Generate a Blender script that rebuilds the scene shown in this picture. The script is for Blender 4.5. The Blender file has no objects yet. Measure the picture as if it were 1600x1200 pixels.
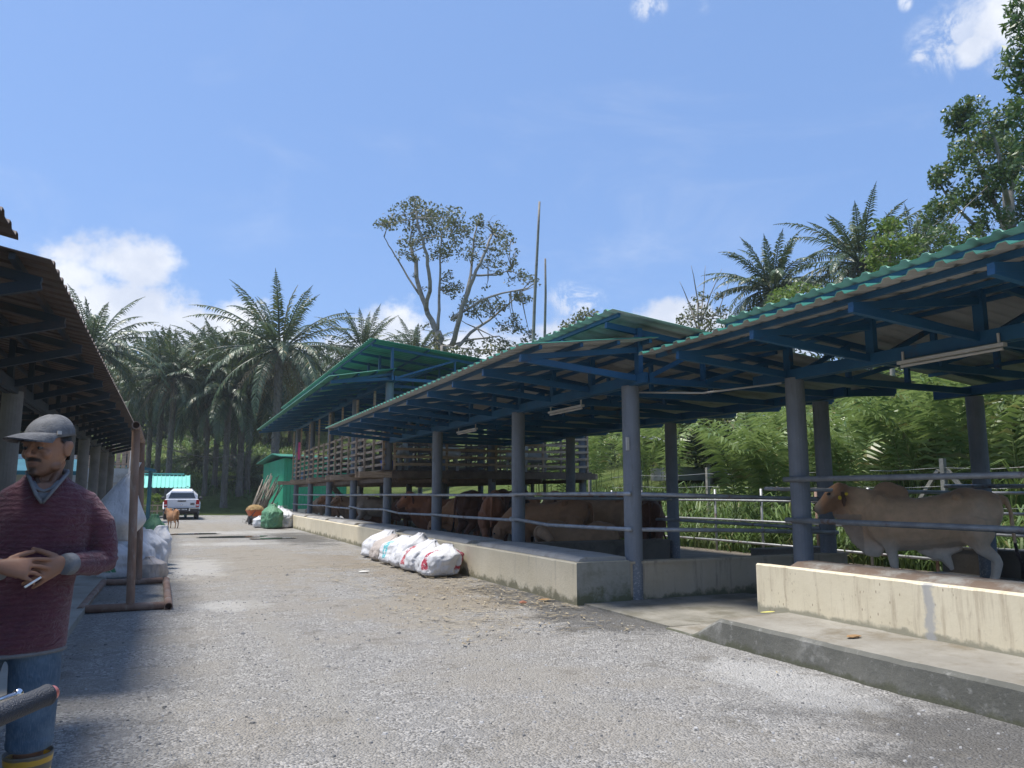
import bpy, math, random
from mathutils import Vector, Matrix, noise, Quaternion
R = math.radians
rnd = random.Random(7)
scene = bpy.context.scene
col = scene.collection
# ------------------------------------------------------------------ camera
EYE = Vector((0, 0, 1.42)); PITCH = R(8.2036); YAW = R(23.771); F = 1200.0
cam_data = bpy.data.cameras.new('camera'); cam = bpy.data.objects.new('camera', cam_data); col.objects.link(cam)
cam_data.sensor_width = 36; cam_data.lens = 27; cam_data.clip_start = .05; cam_data.clip_end = 3000
cam.location = EYE; cam.rotation_euler = (R(90) + PITCH, 0, -YAW)
scene.camera = cam
_f = Vector((math.sin(YAW) * math.cos(PITCH), math.cos(YAW) * math.cos(PITCH), math.sin(PITCH)))
_r = Vector((math.cos(YAW), -math.sin(YAW), 0)); _u = _r.cross(_f)
def at(u, v, depth):            # survey note: bearing read off the photo + measured distance -> a point in metres
    return EYE + (_r * (u - 800) + _u * (600 - v) + _f * F) * (depth / F)
def bearing(u, depth):          # ground bearing only
    p = at(u, 773, depth); return p.x, p.y

# ------------------------------------------------------------------ helpers
def smooth01(t): t = max(0, min(1, t)); return t * t * (3 - 2 * t)
def gz(x, y):                   # terrain height
    z = 0
    t = x - 12.6
    if t > 0: z += .26 * t * smooth01(t / 3) if t < 14 else 3.64 + (t - 14) * .10
    b = y - 60
    if b > 0:
        k = smooth01((b) / 10) * .21 * b
        if b > 60: k = .21 * 60 + (b - 60) * .03
        z = max(z, k) if x > 0 else max(z, k * .9)
    return min(z, 18)
def basis(d):
    d = d.normalized(); a = Vector((0, 0, 1)) if abs(d.z) < .95 else Vector((0, 1, 0))
    s = d.cross(a).normalized(); return s, s.cross(d).normalized()
class MB:
    def __init__(s): s.v = []; s.f = []; s.m = []
    def face(s, idx, m=0): s.f.append(idx); s.m.append(m)
    def quad(s, a, b, c, d, m=0):
        n = len(s.v); s.v += [tuple(a), tuple(b), tuple(c), tuple(d)]; s.face((n, n + 1, n + 2, n + 3), m)
    def tri(s, a, b, c, m=0):
        n = len(s.v); s.v += [tuple(a), tuple(b), tuple(c)]; s.face((n, n + 1, n + 2), m)
    def hexa(s, p, m=0):        # 8 corners: bottom 4, top 4
        n = len(s.v); s.v += [tuple(q) for q in p]
        for q in ((0, 3, 2, 1), (4, 5, 6, 7), (0, 1, 5, 4), (1, 2, 6, 5), (2, 3, 7, 6), (3, 0, 4, 7)): s.face(tuple(n + i for i in q), m)
    def box(s, a, b, m=0):
        (x0, y0, z0), (x1, y1, z1) = a, b
        s.hexa([(x0, y0, z0), (x1, y0, z0), (x1, y1, z0), (x0, y1, z0), (x0, y0, z1), (x1, y0, z1), (x1, y1, z1), (x0, y1, z1)], m)
    def bar(s, p, q, w, h, m=0, up=None):
        p = Vector(p); q = Vector(q); d = q - p
        if up is None: sd, u = basis(d)
        else: sd = d.cross(Vector(up)).normalized(); u = sd.cross(d).normalized()
        sd = sd * w / 2; u = u * h / 2
        s.hexa([p - sd - u, p + sd - u, q + sd - u, q - sd - u, p - sd + u, p + sd + u, q + sd + u, q - sd + u], m)
    def rings(s, rs, cap=True, m=0, closed=True):
        n0 = len(s.v); k = len(rs[0])
        for r in rs: s.v += [tuple(p) for p in r]
        for i in range(len(rs) - 1):
            for j in range(k if closed else k - 1):
                a = n0 + i * k + j; b = n0 + i * k + (j + 1) % k
                s.face((a, b, b + k, a + k), m)
        if cap and closed:
            s.face(tuple(n0 + j for j in reversed(range(k))), m); s.face(tuple(n0 + (len(rs) - 1) * k + j for j in range(k)), m)
    def tube(s, pts, rad, n=8, m=0, cap=True, ry=None, up=None):   # rad per point (side), ry per point (up)
        pts = [Vector(p) for p in pts]
        if not hasattr(rad, '__len__'): rad = [rad] * len(pts)
        if ry is None: ry = rad
        rs = []; prev = None
        for i, p in enumerate(pts):
            d = (pts[min(i + 1, len(pts) - 1)] - pts[max(i - 1, 0)])
            if up is not None:
                sd = d.cross(Vector(up)); sd = sd.normalized() if sd.length > 1e-6 else basis(d)[0]
            elif prev is None: sd = basis(d)[0]
            else:
                sd = prev - d.normalized() * prev.dot(d.normalized()); sd.normalize()
            prev = sd; u = sd.cross(d.normalized())
            rs.append([p + sd * math.cos(2 * math.pi * j / n) * rad[i] + u * math.sin(2 * math.pi * j / n) * ry[i] for j in range(n)])
        s.rings(rs, cap, m)
    def cyl(s, p, q, r, n=12, m=0, r1=None): s.tube([p, q], [r, r if r1 is None else r1], n, m)
    def ell(s, c, r, n=14, k=9, m=0, rot=None):
        c = Vector(c); rs = []
        for i in range(k + 1):
            t = math.pi * (.02 + .96 * i / k); ring = []
            for j in range(n):
                p = Vector((r[0] * math.sin(t) * math.cos(2 * math.pi * j / n), r[1] * math.sin(t) * math.sin(2 * math.pi * j / n), -r[2] * math.cos(t)))
                if rot is not None: p = rot @ p
                ring.append(c + p)
            rs.append(ring)
        s.rings(rs, True, m)
    def add(s, o, mat=None):
        n = len(s.v); s.v += o.v if mat is None else [tuple(mat @ Vector(v)) for v in o.v]
        s.f += [tuple(i + n for i in f) for f in o.f]; s.m += o.m
    def mesh(s, name, mats, smooth=False):
        me = bpy.data.meshes.new(name); me.from_pydata(s.v, [], s.f); 
        for m in (mats if isinstance(mats, (list, tuple)) else [mats]): me.materials.append(m)
        if any(s.m): me.polygons.foreach_set('material_index', s.m)
        if smooth: me.polygons.foreach_set('use_smooth', [True] * len(me.polygons))
        me.update(); return me
    def build(s, name, mats, parent=None, world=True, smooth=False, origin=None):
        off = Vector((0, 0, 0))
        if parent is not None and world: off = wpos(parent)
        elif origin is not None: off = Vector(origin)
        if off.length: s.v = [(v[0] - off.x, v[1] - off.y, v[2] - off.z) for v in s.v]
        return link(name, s.mesh(name, mats, smooth), parent, None if parent is not None else off)
def wpos(o):
    p = Vector(o.location)
    while o.parent is not None: o = o.parent; p = p + Vector(o.location)
    return p
def link(name, me, parent=None, loc=None):
    o = bpy.data.objects.new(name, me); col.objects.link(o)
    if parent is not None: o.parent = parent
    if loc is not None: o.location = loc
    return o
def tag(o, label=None, cat=None, group=None, kind=None):
    if label: o['label'] = label
    if cat: o['category'] = cat
    if group: o['group'] = group
    if kind: o['kind'] = kind
    return o
def thing(name, label, cat, loc=(0, 0, 0), rz=0, group=None):
    o = bpy.data.objects.new(name, None); col.objects.link(o); o.location = loc; o.rotation_euler = (0, 0, rz); o.empty_display_size = .2
    return tag(o, label, cat, group)
def dup(root, loc, rz=0, label=None, group=None, scale=None):
    def cp(o, parent):
        c = o.copy(); col.objects.link(c)
        if parent is not None: c.parent = parent
        for ch in list(o.children): cp(ch, c)
        return c
    r = cp(root, None); r.location = loc; r.rotation_euler = (0, 0, rz)
    if scale: r.scale = scale if hasattr(scale, '__len__') else (scale,) * 3
    if label: r['label'] = label
    if group: r['group'] = group
    return r
def fuse(mb, voxel, it=4, factor=.5, boolean=None, sub=0):         # one continuous skin out of overlapping limbs
    me = mb.mesh('tmp', []); o = bpy.data.objects.new('tmp', me); col.objects.link(o)
    m = o.modifiers.new('r', 'REMESH'); m.mode = 'VOXEL'; m.voxel_size = voxel
    m = o.modifiers.new('s', 'SMOOTH'); m.iterations = it; m.factor = factor
    bo = None
    if boolean is not None:
        bo = bpy.data.objects.new('tmpb', boolean.mesh('tmpb', [])); col.objects.link(bo)
        m = o.modifiers.new('b', 'BOOLEAN'); m.operation = 'DIFFERENCE'; m.object = bo; m.solver = 'EXACT'
    dg = bpy.context.evaluated_depsgraph_get(); dg.update()
    out = bpy.data.meshes.new_from_object(o.evaluated_get(dg))
    bpy.data.objects.remove(o)
    if bo: bpy.data.objects.remove(bo)
    out.polygons.foreach_set('use_smooth', [True] * len(out.polygons))
    return out
def paint(me, fn, name='tint'):
    a = me.color_attributes.new(name, 'FLOAT_COLOR', 'POINT')
    buf = []
    for v in me.vertices: buf += [*fn(v.co, v.normal), 1.0]
    a.data.foreach_set('color', buf)

# ------------------------------------------------------------------ materials
class NT:
    def __init__(s, nt): s.nt = nt; s.n = nt.nodes; s.l = nt.links
    def node(s, t, props=None, **inp):
        n = s.n.new(t)
        for k, v in (props or {}).items(): setattr(n, k, v)
        for k, v in inp.items():
            key = int(k[1:]) if k[0] == 'i' and k[1:].isdigit() else k.replace('_', ' ')
            s.set(n.inputs[key], v)
        return n
    def set(s, sock, v):
        if hasattr(v, 'is_linked') or hasattr(v, 'links'): s.l.new(v, sock)
        else: sock.default_value = v
    def math(s, op, a, b=0.0, c=None, clamp=False):
        n = s.n.new('ShaderNodeMath'); n.operation = op; n.use_clamp = clamp
        s.set(n.inputs[0], a); s.set(n.inputs[1], b)
        if c is not None: s.set(n.inputs[2], c)
        return n.outputs[0]
    def mix(s, f, a, b, blend='MIX'):
        n = s.n.new('ShaderNodeMix'); n.data_type = 'RGBA'; n.blend_type = blend
        s.set(n.inputs[0], f); s.set(n.inputs[6], col4(a)); s.set(n.inputs[7], col4(b)); return n.outputs[2]
    def noise(s, vec, scale, detail=4, rough=.55, dist=0, out=0):
        n = s.n.new('ShaderNodeTexNoise'); n.inputs['Scale'].default_value = scale; n.inputs['Detail'].default_value = detail
        n.inputs['Roughness'].default_value = rough; n.inputs['Distortion'].default_value = dist
        if vec is not None: s.l.new(vec, n.inputs['Vector'])
        return n.outputs[out]
    def ramp(s, f, lo, hi):
        n = s.n.new('ShaderNodeMapRange'); n.interpolation_type = 'SMOOTHSTEP'
        s.set(n.inputs[0], f); n.inputs[1].default_value = lo; n.inputs[2].default_value = hi; return n.outputs[0]
    def scaled(s, vec, sc):
        n = s.n.new('ShaderNodeMapping'); s.l.new(vec, n.inputs[0]); n.inputs['Scale'].default_value = sc; return n.outputs[0]
def col4(c):
    if isinstance(c, (tuple, list)): return (*c[:3], 1.0)
    return c
def newmat(name):
    m = bpy.data.materials.new(name); m.use_nodes = True; m.node_tree.nodes.clear(); t = NT(m.node_tree)
    out = t.node('ShaderNodeOutputMaterial'); b = t.node('ShaderNodeBsdfPrincipled'); t.l.new(b.outputs[0], out.inputs[0])
    tc = t.node('ShaderNodeTexCoord'); return m, t, b, tc.outputs['Object'], out
def mat(name, c, c2=None, scale=3, rough=.7, metal=0, bump=0, bscale=None, dirt=None, dscale=1.2, dlo=.5, dhi=.7, stretch=None, spec=.4, fine=0):
    m, t, b, oc, out = newmat(name)
    vec = oc if stretch is None else t.scaled(oc, stretch)
    k = c
    if c2 is not None: k = t.mix(t.ramp(t.noise(vec, scale, 5, .6), .32, .68), c, c2)
    if dirt is not None: k = t.mix(t.ramp(t.noise(vec, dscale, 6, .65), dlo, dhi), k, dirt)
    if fine: k = t.mix(fine, k, t.mix(1, k, t.noise(oc, 90, 2, .5, out=1), 'OVERLAY'))
    t.set(b.inputs['Base Color'], col4(k)); b.inputs['Roughness'].default_value = rough; b.inputs['Metallic'].default_value = metal
    b.inputs['Specular IOR Level'].default_value = spec
    if bump:
        bn = t.node('ShaderNodeBump', Strength=bump, Distance=.02); t.l.new(t.noise(vec, bscale or scale * 4, 6, .6), bn.inputs['Height']); t.l.new(bn.outputs[0], b.inputs['Normal'])
    return m
def leafmat(name, c1, c2, c3=None, trans=.3, rough=.5, spec=.35):
    m, t, b, oc, out = newmat(name)
    g = t.node('ShaderNodeNewGeometry'); k = t.mix(g.outputs['Random Per Island'], c1, c2)
    if c3: k = t.mix(t.ramp(t.noise(oc, .6, 3), .5, .72), k, c3)
    rb = t.node('ShaderNodeMath', {'operation': 'FRACT'}); t.set(rb.inputs[0], t.math('MULTIPLY', g.outputs['Random Per Island'], 37.7)); k = t.mix(t.math('MULTIPLY', t.math('GREATER_THAN', rb.outputs[0], .95), .7), k, (.24, .19, .08))
    t.set(b.inputs['Base Color'], k); b.inputs['Roughness'].default_value = rough; b.inputs['Specular IOR Level'].default_value = spec
    tr = t.node('ShaderNodeBsdfTranslucent'); t.set(tr.inputs[0], t.mix(.4, k, (.16, .22, .05), 'MIX'))
    mx = t.node('ShaderNodeMixShader'); mx.inputs[0].default_value = trans
    t.l.new(b.outputs[0], mx.inputs[1]); t.l.new(tr.outputs[0], mx.inputs[2]); t.l.new(mx.outputs[0], out.inputs[0])
    return m
def attrmat(name, rough=.6, bump=0, bscale=60, spec=.3, usecol=False, sheen=0, stretch=None, mottled=.25, mscale=9):
    m, t, b, oc, out = newmat(name)
    a = t.node('ShaderNodeVertexColor', {'layer_name': 'tint'}); k = a.outputs[0]
    if usecol: k = t.mix(1, k, t.node('ShaderNodeObjectInfo').outputs['Color'], 'MULTIPLY')
    vec = oc if stretch is None else t.scaled(oc, stretch)
    nz = t.noise(oc, mscale, 5, .65)
    k = t.mix(mottled, k, t.mix(t.ramp(nz, .3, .7), (.3, .3, .3), (1, 1, 1)), 'MULTIPLY')
    t.set(b.inputs['Base Color'], k); b.inputs['Roughness'].default_value = rough; b.inputs['Specular IOR Level'].default_value = spec
    if sheen: b.inputs['Sheen Weight'].default_value = sheen
    if bump:
        bn = t.node('ShaderNodeBump', Strength=bump, Distance=.01); t.l.new(t.noise(vec, bscale, 5, .6), bn.inputs['Height']); t.l.new(bn.outputs[0], b.inputs['Normal'])
    return m
M = {}
M['blue'] = mat('blue_steel', (.020, .085, .175), (.026, .11, .22), 1.5, .45, bump=.1, dirt=(.065, .05, .05), dlo=.60, dhi=.76, dscale=2.2)
M['post'] = mat('grey_painted_post', (.155, .175, .205), (.185, .205, .235), 2.5, .6, bump=.25, bscale=14, dirt=(.13, .14, .15), dscale=3, fine=.15)
def splash_post():
    m, t, b, oc, out = newmat('grey_painted_post'); k = t.mix(t.ramp(t.noise(oc, 2.5, 5, .6), .32, .68), (.165, .177, .197), (.20, .212, .232))
    k = t.mix(t.math('MULTIPLY', t.ramp(t.noise(t.scaled(oc, (6, 6, .8)), 2, 6, .7), .52, .7), .6), k, (.115, .12, .125))
    s = t.node('ShaderNodeSeparateXYZ'); t.l.new(oc, s.inputs[0]); f = t.math('MULTIPLY', t.ramp(t.noise(oc, 34, 4, .7), .52, .62), t.math('SUBTRACT', 1, t.ramp(s.outputs[2], .15, .75)))
    k = t.mix(t.math('MULTIPLY', f, .75), k, (.46, .45, .42)); f = t.ramp(t.noise(oc, 55, 2), .68, .72); k = t.mix(t.math('MULTIPLY', f, .4), k, (.4, .4, .4))
    t.set(b.inputs['Base Color'], k); b.inputs['Roughness'].default_value = .6
    bn = t.node('ShaderNodeBump', Strength=.3, Distance=.01); t.l.new(t.noise(oc, 14, 6, .65), bn.inputs['Height']); t.l.new(bn.outputs[0], b.inputs['Normal']); return m
M['post'] = splash_post()
M['roof_top'] = mat('green_roof_sheet', (.040, .19, .135), (.055, .225, .16), 1.2, .5, dirt=(.05, .14, .095), dscale=.7)
M['roof_under'] = mat('beige_sheet_underside', (.37, .375, .36), (.44, .445, .425), 1.0, .6, dirt=(.24, .23, .205), dscale=.9)
M['roof_under_green'] = mat('green_sheet_underside', (.07, .26, .19), (.085, .30, .22), 1.0, .55, dirt=(.06, .19, .14), dscale=.9)
M['roof_under_brown'] = mat('brown_sheet_underside', (.115, .088, .072), (.14, .108, .088), 1.0, .65, dirt=(.07, .06, .052), dscale=.9)
M['galv'] = mat('galvanised_pipe', (.30, .305, .315), (.42, .425, .435), 6, .5, .4, bump=.1, dirt=(.22, .13, .09), dscale=4, dlo=.56, dhi=.72)
M['rust'] = mat('rusty_pipe', (.20, .12, .085), (.29, .20, .155), 5, .75, .2, bump=.3, bscale=30, dirt=(.34, .30, .27), dscale=6, dlo=.52, dhi=.7, stretch=(1, 1, .35))
M['wood'] = mat('weathered_timber', (.38, .27, .185), (.52, .385, .275), 4, .8, bump=.4, bscale=20, stretch=(1, 1, 6), dirt=(.17, .12, .085), dscale=2.5)
M['wood_dark'] = mat('dark_timber', (.13, .095, .07), (.19, .14, .105), 4, .85, bump=.3, bscale=20)
M['wood_grey'] = mat('grey_fence_post', (.24, .23, .20), (.33, .31, .27), 5, .9, bump=.4, bscale=25)
M['white_pvc'] = mat('white_plastic', (.48, .45, .41), (.56, .53, .49), 4, .5)
M['black'] = mat('black_rubber', (.022, .022, .025), (.03, .03, .034), 20, .6, bump=.3, bscale=120)
# ------------------------------------------------------------------ sky and sun
SUN_EL, SUN_AZ = R(72), R(-72)           # azimuth from +y (the lane) towards +x
world = bpy.data.worlds.new('World'); scene.world = world; world.use_nodes = True
wt = NT(world.node_tree); world.node_tree.nodes.clear()
wo = wt.node('ShaderNodeOutputWorld'); bg = wt.node('ShaderNodeBackground', Strength=.14); wt.l.new(bg.outputs[0], wo.inputs[0])
sky = wt.node('ShaderNodeTexSky', {'sky_type': 'NISHITA', 'sun_disc': False, 'sun_elevation': SUN_EL, 'sun_rotation': SUN_AZ,
                                   'air_density': 1.0, 'dust_density': 1.6, 'ozone_density': 2.2, 'altitude': 50})
tc = wt.node('ShaderNodeTexCoord'); dirv = tc.outputs['Generated']
sep = wt.node('ShaderNodeSeparateXYZ'); wt.l.new(dirv, sep.inputs[0])
az = wt.math('ARCTAN2', sep.outputs[0], sep.outputs[1]); el = wt.math('ARCSINE', sep.outputs[2])
def cl_dir(u, v):
    d = (_r * (u - 800) + _u * (600 - v) + _f * F).normalized(); return math.atan2(d.x, d.y), math.asin(d.z)
# cumulus banks: bearing, elevation, half sizes (given as photo pixels, 1200 px = 1 rad)
CL = [(175, 405, 100, 42), (120, 430, 55, 38), (215, 420, 62, 40), (170, 480, 150, 60), (300, 520, 130, 50), (60, 520, 180, 110), (375, 500, 55, 36), (420, 570, 200, 60),
      (620, 520, 75, 52), (560, 570, 160, 60), (760, 560, 170, 50), (880, 530, 60, 50), (1040, 500, 85, 36), (1150, 540, 160, 60),
      (1570, 20, 80, 55), (1520, 75, 40, 26), (1200, 620, 700, 60), (300, 620, 800, 60)]
best = None
for (u, v, w, h) in CL:
    a0, e0 = cl_dir(u, v)
    dx = wt.math('DIVIDE', wt.math('SUBTRACT', az, a0), w / 1200 * 1.15); dy = wt.math('DIVIDE', wt.math('SUBTRACT', el, e0), h / 1200 * 1.1)
    q = wt.math('SUBTRACT', 1.0, wt.math('SQRT', wt.math('ADD', wt.math('MULTIPLY', dx, dx), wt.math('MULTIPLY', dy, dy))))
    best = q if best is None else wt.math('MAXIMUM', best, q)
n1 = wt.noise(dirv, 16, 8, .6); n2 = wt.noise(dirv, 5, 3, .5)
dens = wt.math('ADD', wt.math('MAXIMUM', best, -1.0), wt.math('MULTIPLY', wt.math('SUBTRACT', n1, .5), 2.1))
mask = wt.ramp(dens, .06, .62)
wisp = wt.math('MULTIPLY', wt.ramp(wt.noise(wt.scaled(dirv, (1, 1, 3.2)), 3.2, 7, .62, .6), .5, .9), .30)
thin = None
for (u, v, w, h) in ((1015, 8, 40, 26), (1100, 4, 18, 20), (1436, 86, 22, 14), (1415, 2, 14, 16), (1500, 60, 90, 60), (1590, 30, 110, 80), (900, 470, 60, 40)):
    a0, e0 = cl_dir(u, v)
    dx = wt.math('DIVIDE', wt.math('SUBTRACT', az, a0), w / 1200); dy = wt.math('DIVIDE', wt.math('SUBTRACT', el, e0), h / 1200)
    q = wt.math('SUBTRACT', 1.0, wt.math('SQRT', wt.math('ADD', wt.math('MULTIPLY', dx, dx), wt.math('MULTIPLY', dy, dy))), clamp=True)
    thin = q if thin is None else wt.math('MAXIMUM', thin, q)
thin = wt.math('MULTIPLY', wt.ramp(wt.math('MULTIPLY', thin, wt.ramp(wt.noise(dirv, 22, 8, .68, .4), .38, .68)), .02, .55), .75)
mask = wt.math('MAXIMUM', mask, thin)
lowc = wt.math('SUBTRACT', 1, wt.ramp(el, .35, .75))
mask = wt.math('MAXIMUM', mask, wt.math('MULTIPLY', wisp, lowc))
shade = wt.ramp(wt.noise(dirv, 9, 6, .6), .35, .7)
cloudc = wt.mix(shade, (2.9, 3.15, 3.7), (4.1, 4.2, 4.4))
skyc = wt.mix(.55, wt.mix(1, sky.outputs[0], (.64, .71, .85), 'MULTIPLY'), (1.02, 1.79, 3.35))
final = wt.mix(wt.math('MULTIPLY', mask, .93), skyc, cloudc)
wt.set(bg.inputs[0], final)
sun_d = bpy.data.lights.new('sun', 'SUN'); sun = bpy.data.objects.new('sun', sun_d); col.objects.link(sun)
sun_d.energy = 3.5; sun_d.angle = R(12); sun_d.color = (1, .955, .88)
to_sun = Vector((math.sin(SUN_AZ) * math.cos(SUN_EL), math.cos(SUN_AZ) * math.cos(SUN_EL), math.sin(SUN_EL)))
sun.rotation_euler = to_sun.to_track_quat('Z', 'Y').to_euler(); sun.location = (-20, 20, 40)
scene.view_settings.view_transform = 'Standard'; scene.view_settings.look = 'None'; scene.view_settings.exposure = .85; scene.view_settings.gamma = 1
scene.cycles.max_bounces = 8; scene.cycles.diffuse_bounces = 6; scene.cycles.transparent_max_bounces = 8
scene.cycles.use_denoising = True

# ------------------------------------------------------------------ ground
def grassmat():
    m, t, b, oc, out = newmat('meadow_green')
    k = t.mix(t.ramp(t.noise(oc, .25, 6, .65), .35, .65), (.08, .12, .03), (.14, .175, .055))
    k = t.mix(t.ramp(t.noise(oc, 2.2, 6, .7), .5, .72), k, (.05, .085, .02))
    k = t.mix(t.ramp(t.noise(oc, 1.1, 6, .7), .6, .75), k, (.16, .13, .06))
    t.set(b.inputs['Base Color'], k); b.inputs['Roughness'].default_value = .9; b.inputs['Specular IOR Level'].default_value = .1
    bn = t.node('ShaderNodeBump', Strength=1, Distance=.25); t.l.new(t.noise(oc, 5, 8, .75), bn.inputs['Height']); t.l.new(bn.outputs[0], b.inputs['Normal'])
    return m
M['meadow'] = grassmat()
def axis(lo, hi, fine_lo, fine_hi, step, big):
    xs = []; x = lo
    while x < hi:
        xs.append(x); x += step if fine_lo <= x < fine_hi else big
    return xs + [hi]
XS = axis(-420, 520, -40, 60, 2, 20); YS = axis(-120, 900, -10, 140, 2, 25)
g = MB()
for y in YS:
    for x in XS:
        h = gz(x, y)
        if h > .3: h += (noise.noise(Vector((x * .12, y * .12, 3))) * .5) * smooth01(h / 3)
        g.v.append((x, y, h))
nx = len(XS)
for j in range(len(YS) - 1):
    for i in range(nx - 1): a = j * nx + i; g.face((a, a + 1, a + 1 + nx, a + nx))
tag(g.build('ground', M['meadow'], smooth=True), kind='structure')

def gravelmat():
    m, t, b, oc, out = newmat('compacted_gravel')
    nf = t.noise(oc, 38, 6, .75); nm = t.noise(oc, 7, 5, .6); nl = t.noise(oc, .55, 5, .6)
    vo = t.node('ShaderNodeTexVoronoi', {'feature': 'F1'}); vo.inputs['Scale'].default_value = 62; t.l.new(oc, vo.inputs['Vector'])
    stone = vo.outputs['Color']; sp = t.node('ShaderNodeSeparateColor'); t.l.new(stone, sp.inputs[0])
    k = t.mix(t.ramp(sp.outputs[0], .1, .9), (.195, .188, .178), (.51, .493, .468))
    k = t.mix(t.ramp(nm, .35, .7), k, (.30, .29, .275))
    k = t.mix(t.math('MULTIPLY', t.ramp(nl, .45, .62), .55), k, (.33, .30, .255))           # sandy fines
    k = t.mix(t.math('MULTIPLY', t.ramp(nf, .55, .72), .5), k, (.115, .113, .11))
    s = t.node('ShaderNodeSeparateXYZ'); t.l.new(oc, s.inputs[0]); X, Y = s.outputs[0], s.outputs[1]
    wob = t.math('MULTIPLY', t.math('SUBTRACT', t.noise(oc, 1.3, 6, .7), .5), 2.6)
    def blob(x, y, rx, ry, lo=.0, hi=.55):
        dx = t.math('DIVIDE', t.math('SUBTRACT', X, x), rx); dy = t.math('DIVIDE', t.math('SUBTRACT', Y, y), ry)
        q = t.math('SUBTRACT', 1, t.math('SQRT', t.math('ADD', t.math('MULTIPLY', dx, dx), t.math('MULTIPLY', dy, dy))))
        return t.ramp(t.math('ADD', q, wob), lo, hi)
    def over(k, lst, c, f):
        for q in lst: k = t.mix(t.math('MULTIPLY', blob(*q), f), k, c)
        return k
    # husk and chaff spilt along the trough wall, darker patches, spilt lime
    k = over(k, [(4.0, 13.6, .9, 6.0), (3.2, 17, 1.0, 3.4), (3.6, 10.2, .9, 2.2)], (.27, .225, .165), .5)
    k = over(k, [(1.8, 18, 1.6, 7), (2.9, 9.5, 1.2, 2.0), (2.2, 3.2, .5, .5), (1.2, 36, 3, 9)], (.33, .29, .23), .6)
    k = over(k, [(4.55, 10.2, .55, 2.0), (4.0, 26.5, 1.3, 5.0), (4.7, 8.1, 1.0, 1.6), (4.6, 2.6, 1.6, 1.9)], (.10, .098, .094), .75)
    k = over(k, [(.55, 16.6, .8, 2.6), (.9, 10.7, .55, .65), (4.35, 4.75, .55, .95), (1.6, 24, 1.8, 1.2), (2.3, 31, 2.6, 1.6)], (.56, .55, .53), .52)
    tr = t.math('ABSOLUTE', t.math('SUBTRACT', t.math('ABSOLUTE', t.math('SUBTRACT', t.math('ADD', X, t.math('MULTIPLY', t.noise(t.scaled(oc, (.15, .15, .15)), 1, 3), .9)), 2.35)), .78))
    f = t.math('MULTIPLY', t.math('SUBTRACT', 1, t.ramp(t.math('ADD', tr, t.math('MULTIPLY', t.noise(oc, 3, 5, .7), .35)), .15, .45)), .5); k = t.mix(f, k, (.34, .32, .285))
    f = t.math('MULTIPLY', t.ramp(t.noise(oc, 1.7, 7, .72), .53, .68), .55); k = t.mix(f, k, (.17, .155, .13))
    t.set(b.inputs['Base Color'], k); b.inputs['Roughness'].default_value = .92; b.inputs['Specular IOR Level'].default_value = .2
    h = t.math('ADD', t.math('MULTIPLY', vo.outputs['Distance'], -1.1), t.math('MULTIPLY', nf, .9))
    bn = t.node('ShaderNodeBump', Strength=.85, Distance=.03); t.l.new(h, bn.inputs['Height']); t.l.new(bn.outputs[0], b.inputs['Normal'])
    return m
M['gravel'] = gravelmat()
road = MB(); xs = [-9 + 21.4 * i / 60 for i in range(61)]; ys = [-10 + 70 * j / 140 for j in range(141)]
for y in ys:
    for x in xs:
        yy = y
        if y > 58: yy = y + noise.noise(Vector((x * .5, 0, 0))) * 2 - 2.5
        z = .012 + .02 * noise.noise(Vector((x * .5, y * .5, 0))) if -.8 < x < 4.8 else .012
        road.v.append((x, yy, max(.006, z)))
for j in range(140):
    for i in range(60): a = j * 61 + i; road.face((a, a + 1, a + 62, a + 61))
tag(road.build('gravel_road', M['gravel'], smooth=True), kind='structure')

# loose stones lying on the lane (uncountable)
def stones():
    mb = MB(); rr = random.Random(3)
    for i in range(7000):
        y = 1.2 + 15 * rr.random() ** 1.7; x = -.75 + 5.5 * rr.random()
        if x > 4.7 and y < 7: continue
        s = .004 + .011 * rr.random() ** 3; 
        if rr.random() < .012: s *= 2.2
        a = rr.random() * 6.28; ca, sa = math.cos(a), math.sin(a); z = .03 + .02 * noise.noise(Vector((x * .5, y * .5, 0))) - .016
        pts = [(s * 1.3, 0, 0), (0, s, 0), (-s * 1.2, s * .2, 0), (-s * .1, -s, 0)]
        n = len(mb.v); top = s * (.25 + .35 * rr.random())
        mb.v += [(x + p[0] * ca - p[1] * sa, y + p[0] * sa + p[1] * ca, z - .004) for p in pts]
        mb.v += [(x + (p[0] * ca - p[1] * sa) * .6, y + (p[0] * sa + p[1] * ca) * .6, z + top) for p in pts]
        for j in range(4): mb.face((n + j, n + (j + 1) % 4, n + 4 + (j + 1) % 4, n + 4 + j))
        mb.face((n + 4, n + 5, n + 6, n + 7))
    m, t, b, oc, out = newmat('loose_stone')
    gi = t.node('ShaderNodeNewGeometry'); t.set(b.inputs['Base Color'], t.mix(gi.outputs['Random Per Island'], (.12, .118, .115), (.42, .415, .41))); b.inputs['Roughness'].default_value = .9
    tag(mb.build('gravel', m), 'loose grey stones scattered over the gravel lane', 'gravel', kind='stuff')
stones()
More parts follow.
